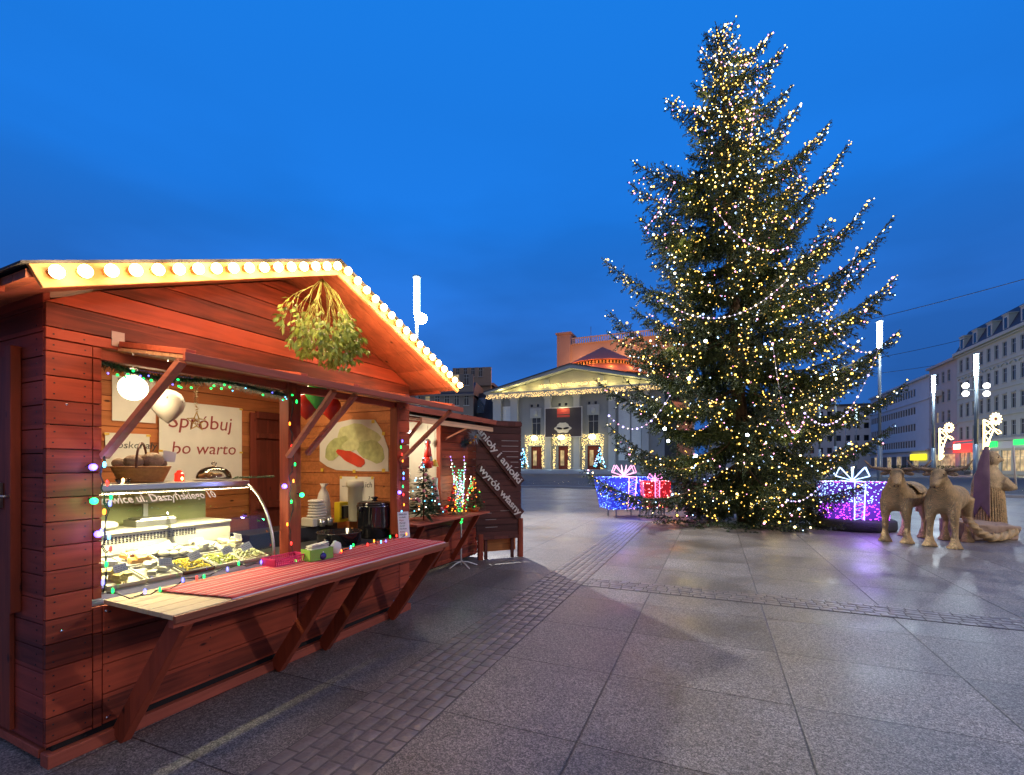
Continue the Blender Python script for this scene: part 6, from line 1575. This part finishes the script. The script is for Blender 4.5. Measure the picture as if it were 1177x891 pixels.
# entablature and pediment
MB().box(-.6, LT + .4, -1.0, .4, EV, EV + .55).box(-.9, LT + .7, -1.3, .4, EV + .55, EV + .75).build('entablature', tw, th)
ap = LT / 2; HP = 3.15
MB().prism([(-.3, EV + .76), (LT + .3, EV + .76), (ap, EV + .70 + HP)], .2, .6).build('tympanum', mat('tympanum_plaster', (.45, .45, .38), rough=.8), th)
for sg in (-1, 1):
    x_e = ap + sg * (ap + 1.2); nrm_z = .5
    po = [(ap, EV + .75 + HP), (ap, EV + 1.35 + HP), (x_e, EV + .95), (x_e, EV + .50 + .2)]
    if sg < 0: po = po[::-1]
    MB().prism(po, -1.35, .5).build('raking_cornice', tw, th)
    po = [(ap, EV + 1.36 + HP), (ap, EV + 1.5 + HP), (x_e, EV + 1.10), (x_e, EV + .96)]
    if sg < 0: po = po[::-1]
    MB().prism(po, -1.5, 26).build('roof', mat('theatre_roof', (.05, .06, .08), rough=.6), th)
for x in (ap - 4.8, ap + 3.9): MB().box(x, x + .9, -.1, .195, EV + .77, EV + 2.6).build('pediment_post', tw, th)
# lit strings of the pediment
rw = glow('theatre_string', (1, .64, .24), 2.2)
pts_ = [(random.uniform(-.8, LT + .5), -1.42 + random.uniform(-.08, .05), EV + .1 + random.uniform(-.35, .35)) for _ in range(900)]
bs_ = bulbs_mesh(pts_, .05, 'string_bulbs', rw, th); bs_['kind'] = 'stuff'
pts_ = [(random.uniform(ap - 5.5, ap + 5.5), -.75 + random.uniform(-.08, .05), EV + 1.45 + random.uniform(-.25, .25)) for _ in range(420)]
bs_ = bulbs_mesh(pts_, .05, 'string_bulbs', rw, th); bs_['kind'] = 'stuff'
def tw_(s, off, z): return TA + TU * s - E2 * off + Vector((0, 0, z))
for i in range(9):
    s = 1.8 + i * (LT - 3.6) / 8
    light('pediment_light', 'POINT', tw_(s, .75, EV + 1.05), 85, (1, .76, .26), .2)
for i in range(6): 
    s = 2.2 + i * (LT - 4.4) / 5; light('facade_light', 'POINT', tw_(s, 4.5, .9), 50, (.60, .85, 1), .4)
# banner
bx0, _ = tpx(627, 500, .7); bx1, _ = tpx(668.5, 500, .7); _, bz1 = tpx(648, 469, .7); _, bz0 = tpx(648, 502, .7)
bn = thing('theatre_banner', 'dark banner with a pale mask hanging over the middle doorway', 'banner', tw_(bx0, .75, bz0), ANG)
BWd, BH = bx1 - bx0, bz1 - bz0
MB().box(0, BWd, 0, .08, 0, BH).build('cloth', mat('banner_dark', (.055, .045, .05), rough=.7, var=.4, vs=.5), bn)
MB().box(-.12, BWd + .12, -.03, .03, -.12, -.002).box(-.12, BWd + .12, -.03, .03, BH + .002, BH + .12).box(-.12, -.002, -.03, .03, 0, BH).box(BWd + .002, BWd + .12, -.03, .03, 0, BH).build('frame', mat('banner_frame', (.6, .6, .6), rough=.5), bn)
MB().box(BWd * .33, BWd * .68, -.012, -.003, BH * .78, BH * .98).build('red_strip', mat('banner_red', (.45, .05, .04), rough=.6), bn)
MB().box(BWd * .33, BWd * .68, -.012, -.003, BH * .68, BH * .75).build('red_strip', MATS['banner_red'], bn)
mk = []; n_ = 40
for k in range(n_):
    t_a = 2 * PI * k / n_; r1 = 1 + .10 * math.cos(6 * t_a) + (.18 if .35 < (t_a / PI) < .65 else 0)
    mk.append((BWd * .49 + math.cos(t_a) * BWd * .22 * r1, BH * .30 + math.sin(t_a) * BH * .17 * r1 - .05 * abs(math.cos(t_a))))
m_ = MB().prism(mk, -.03, -.004).build('mask', mat('mask_pale', (.65, .62, .5), rough=.6, bump=0), bn)
for sg in (-1, 1): MB().prism([(BWd * .49 + sg * BWd * .09 + .5 * math.cos(a), BH * .29 + .17 * math.sin(a) + sg * .08 * math.cos(a)) for a in [2 * PI * k / 12 for k in range(12)]], -.05, -.032).build('eye_hole', BLACK, m_)
light('banner_light', 'POINT', tw_(bx0 + BWd * .5, 1.6, bz1 + .1), 90, (1, .80, .35), .2)
# medallions
for x, y, nm in ((616, 475, 'left'), (682, 471, 'right')):
    a, z = tpx(x, y); MB().box(a - .95, a + .95, -.12, -.003, z - .8, z + .8).box(a - .75, a + .75, -.2, -.121, z - .6, z + .6).sph((a, -.25, z), (.45, .2, .5), 14, 8).build('medallion', tw, th)
# glowing curtains of lights above and beside the doors
crt = glow('curtain_led', (1, .70, .26), 2.0)
for i, w in enumerate(door):
    m_s = (w[0] + w[1]) / 2
    t_ = thing('light_curtain', 'curtain of warm icicle lights framing the ' + ['left', 'middle', 'right'][i] + ' theatre doorway', 'light curtain', tw_(m_s, .75, 0), ANG, 'light curtains round the theatre doors')
    hw = (w[1] - w[0]) / 2 + .35
    MB().box(-hw, hw, -.0, .06, 6.0, 6.08).build('bar', tw, t_)
    pp = [(random.uniform(-hw - .35, hw + .35), random.uniform(-.15, .1), 4.4 + 1.7 * random.random()) for _ in range(230)] + [(s_ * (hw + random.uniform(-.15, .25)), random.uniform(-.1, .1), random.uniform(.7, 4.4)) for s_ in (-1, 1) for _ in range(75)]
    bulbs_mesh(pp, .055, 'bulbs', crt, t_)['kind'] = 'stuff'
    MB().sph((0, -.25, 5.6), (.55, .2, .38), 12, 8).build('lantern', glow('door_lantern', (1, .85, .5), 7), t_)
    light('door_light', 'POINT', tw_(m_s, 1.7, 5.2), 110, (1, .78, .38), .3)
# plaza steps
mb = MB()
for k in range(4): mb.box(3 + k * .4, LT - 3 - k * .4, -6 + k * .45, 0 - .004, .15 * k, .15 * (k + 1))
mb.build('steps', tw, th)
# small lit cone trees beside the doors
for x, y, i in ((601, 540, 0), (689, 541, 1)):
    a, _ = tpx(x, 520, 2.4); p = tw_(a, 2.4, .6)
    small_tree('lit_cone_tree', 'small blue-lit fir ' + ('left' if i == 0 else 'right') + ' of the theatre doorways', p, 3.3, .95, FIR, [(gc, .07), (glow('cone_blue_led', (.35, .6, 1), 6), .07)], 55, seed=30 + i)
# rotunda and fly tower
RC = TA + TU * 13.2 + E2 * 24
rt = thing('theatre_rotunda', 'orange-lit rotunda with a conical tiered roof behind the pediment', 'rotunda', RC, 0)
BR = mat('orange_render', (.55, .30, .16), rough=.8, var=.12, vs=.4); RR = mat('rust_roof', (.28, .09, .05), rough=.7, var=.25, vs=2)
def pz(y, Y=104.): return EYE - (y - HY) * Y / FPX
MB().lathe([(10.1, 0), (10.1, pz(424, 84.5))], seg=16, smooth=False).build('drum', BR, rt)
MB().lathe([(10.7, pz(424, 84.5)), (10.7, pz(424, 84.5) + .15), (7.0, pz(414.5, 88)), (6.9, pz(414.5, 88))], seg=16, smooth=False).build('lower_roof', RR, rt)
MB().lathe([(6.8, pz(424, 84.5)), (6.8, pz(410, 88))], seg=16, smooth=False).build('upper_drum', BR, rt)
MB().lathe([(7.6, pz(410, 87.5)), (7.6, pz(410, 87.5) + .12), (.3, pz(397, 95)), (.1, pz(397, 95) + .1)], seg=16, smooth=False).build('upper_roof', RR, rt)
mb = MB()
for k in range(64):
    a = 2 * PI * k / 64
    mb.cbox((6.82 * math.cos(a) , 6.82 * math.sin(a), pz(412.2, 88)), (.26, .26, .6), None)
mb.build('vent_opening', BLACK, rt)['kind'] = 'stuff'
for k in range(7):
    a = -PI * .95 + k * PI * .9 / 6; light('rotunda_light', 'POINT', RC + Vector((math.cos(a) * 14.2, math.sin(a) * 14.2, 19.8)), 1500, (1, .40, .10), .4)
    light('rotunda_light', 'POINT', RC + Vector((math.cos(a) * 8.9, math.sin(a) * 8.9, pz(415.5, 87))), 260, (1, .42, .12), .3)
ft = thing('fly_tower', 'tall reddish stage tower with a balustrade behind the rotunda', 'tower', RC + E2 * 12, ANG)
hs, _ = 0, 0
Yt = (RC + E2 * 12).y
def lx(x): A = RC + E2 * 12; return onplane((A.x, A.y), (TU.x, TU.y), x, 400)[0]
def lz(x, y): A = RC + E2 * 12; return onplane((A.x, A.y), (TU.x, TU.y), x, y)[1]
xa, xb = lx(641), lx(641) + 30; zt2 = lz(700, 392)
FT = mat('fly_brick', (.42, .26, .20), rough=.85, var=.12, vs=.5)
MB().box(xa + .5, xb, 0, 12, 0, zt2).build('wall', FT, ft); MB().box(xa, lx(656), -.6, 4, 0, lz(648, 385)).box(xa - .3, lx(656) + .3, -.9, 4.3, lz(648, 385), lz(648, 385) + .4).build('corner_pier', FT, ft)
mb = MB().box(lx(656) + .3, xb, -.3, -.1, zt2 + 1.25, zt2 + 1.5).box(lx(656) + .3, xb, -.35, .1, zt2 + .003, zt2 + .15)
x = lx(656) + .5
while x < xb: mb.box(x, x + .22, -.28, -.12, zt2 + .15, zt2 + 1.25); x += .5
mb.build('balustrade', mat('balustrade_stone', (.42, .32, .28), rough=.8), ft)
for x, h_ in ((654, 5), (678, 9), (712, 10)): MB().tube([(lx(x), 1, zt2), (lx(x), 1, zt2 + h_ * .45)], .07, 6).build('mast', LAMPM, ft)
light('tower_light', 'POINT', RC + E2 * 8.5 + TU * -7 + Vector((0, 0, pz(414))), 900, (1, .5, .25), .4); light('tower_light', 'POINT', RC + E2 * 8.5 + TU * 3 + Vector((0, 0, pz(408))), 900, (1, .5, .25), .4)
# ------------------------------------------------------------------ dark old houses behind the kiosks
drk = mat('dark_render', (.16, .15, .14), rough=.9, var=.25, vs=.6)
def block(label, p, rz, Lb, H, dep, rows, step, ww, wh, wallm, roofh, seed, z_first=4.6, fl=3.4):
    t_ = thing('old_house', label, 'house', p, rz); rr = random.Random(seed); wins = []
    for k in range(rows):
        x = step * .4
        while x < Lb - ww - .3: wins.append((x, x + ww, z_first + k * fl, z_first + k * fl + wh)); x += step
    wall_grid(MB(), 0, Lb, 0, H, wins, .4).build('wall', wallm, t_); MB().box(.1, Lb - .1, .7, dep, 0, H).build('core', BLACK, t_)
    for w in wins: window(t_, w, lit=rr.random() < .04)
    MB().box(-.2, Lb + .2, -.4, -.003, H, H + .3).build('cornice', wallm, t_)
    if roofh: MB().prism([(-.3, H + .31), (2.0, H + roofh), (dep - 1, H + roofh), (dep, H + .31)], -.1, Lb + .1, 'x').build('roof', roofd, t_)
    return t_
lh = block('long dark house front left of the theatre, behind the kiosks', Vector((-19, 82, 0)), ANG * .3, 12.5, 13.0, 10, 4, 1.7, .9, 1.9, drk, 2.6, 5)
h2 = block('taller lit-topped dark house behind the long one', Vector((-11.5, 92, 0)), ANG * .4, 7.6, 16.4, 10, 5, 1.5, .8, 1.8, mat('ochre_render', (.26, .22, .16), rough=.9), .9, 6)
h3 = thing('steep_roof_house', 'narrow house with a steep dark roof and a pale blue skylight beside the theatre', 'house', (-7.6, 84, 0), ANG)
MB().box(0, 4.6, 0, 8, 0, 9.0).build('wall', drk, h3); MB().prism([(0, 9.0), (2.2, 14.2), (8, 14.2), (8, 9.0)], 0, 4.6, 'x').build('roof', roofd, h3)
MB().add([(1.0, .55, 10.4), (2.6, .55, 10.4), (2.6, 1.75, 13.2), (1.0, 1.75, 13.2), (1.0, .45, 10.4), (2.6, .45, 10.4), (2.6, 1.65, 13.25), (1.0, 1.65, 13.25)], [(4, 5, 6, 7), (0, 3, 2, 1), (0, 1, 5, 4), (1, 2, 6, 5), (2, 3, 7, 6), (3, 0, 4, 7)]).build('skylight', mat('skylight_glass', (.4, .6, .8), rough=.08, metal=.8, bump=0), h3)
MB().box(1, 2, -.02, .0, 3, 6).build('window', GLASSD, h3)
light('lane_light', 'POINT', (-13, 74, 5), 900, (.8, .86, 1), .4)
light('square_fill', 'POINT', (52, 66, 9), 1100, (.80, 1, .86), .6); light('square_fill', 'POINT', (56, 88, 9), 1000, (.82, 1, .9), .6); light('square_fill', 'POINT', (48, 110, 9), 900, (.8, .92, 1), .6)  # added fill without fittings, brightening the square and its facades
light('square_fill', 'POINT', (6, 50, 8), 380, (.9, .95, 1), .6)
light('shop_light', 'POINT', tuple(RA + RU * 14 + Vector((-RU.y, RU.x, 0)) * 2 + Vector((0, 0, 3.4))), 160, (1, .1, .06), .3)
for k in range(4): light('shop_light', 'POINT', tuple(RA + RU * (6 - k * 6) + Vector((-RU.y, RU.x, 0)) * 3 + Vector((0, 0, 2.5))), 130, (1, .8, .5), .3)
# overhead wires
WR = mat('cable', (.02, .02, .025), rough=.6, bump=0)
def wire(label, p0, p1, sag, r):
    o_ = (Vector(p0)); t_ = thing('overhead_wire', label, 'cable', o_)
    MB().tube([Vector(p0).lerp(Vector(p1), k / 24) - o_ - Vector((0, 0, sag * 4 * (k / 24) * (1 - k / 24))) for k in range(25)], r, 5).build('cable', WR, t_)
wire('topmost tram wire crossing the sky right of the spruce', at(1250, 300, 24), at(880, 392, 40), .3, .022)
wire('middle tram wire ending at the mansard roof', at(1112, 389, 60), at(880, 430, 50), .4, .028)
wire('lowest tram wire above the white office block', at(1075, 420, 66), at(880, 440, 55), .3, .028)
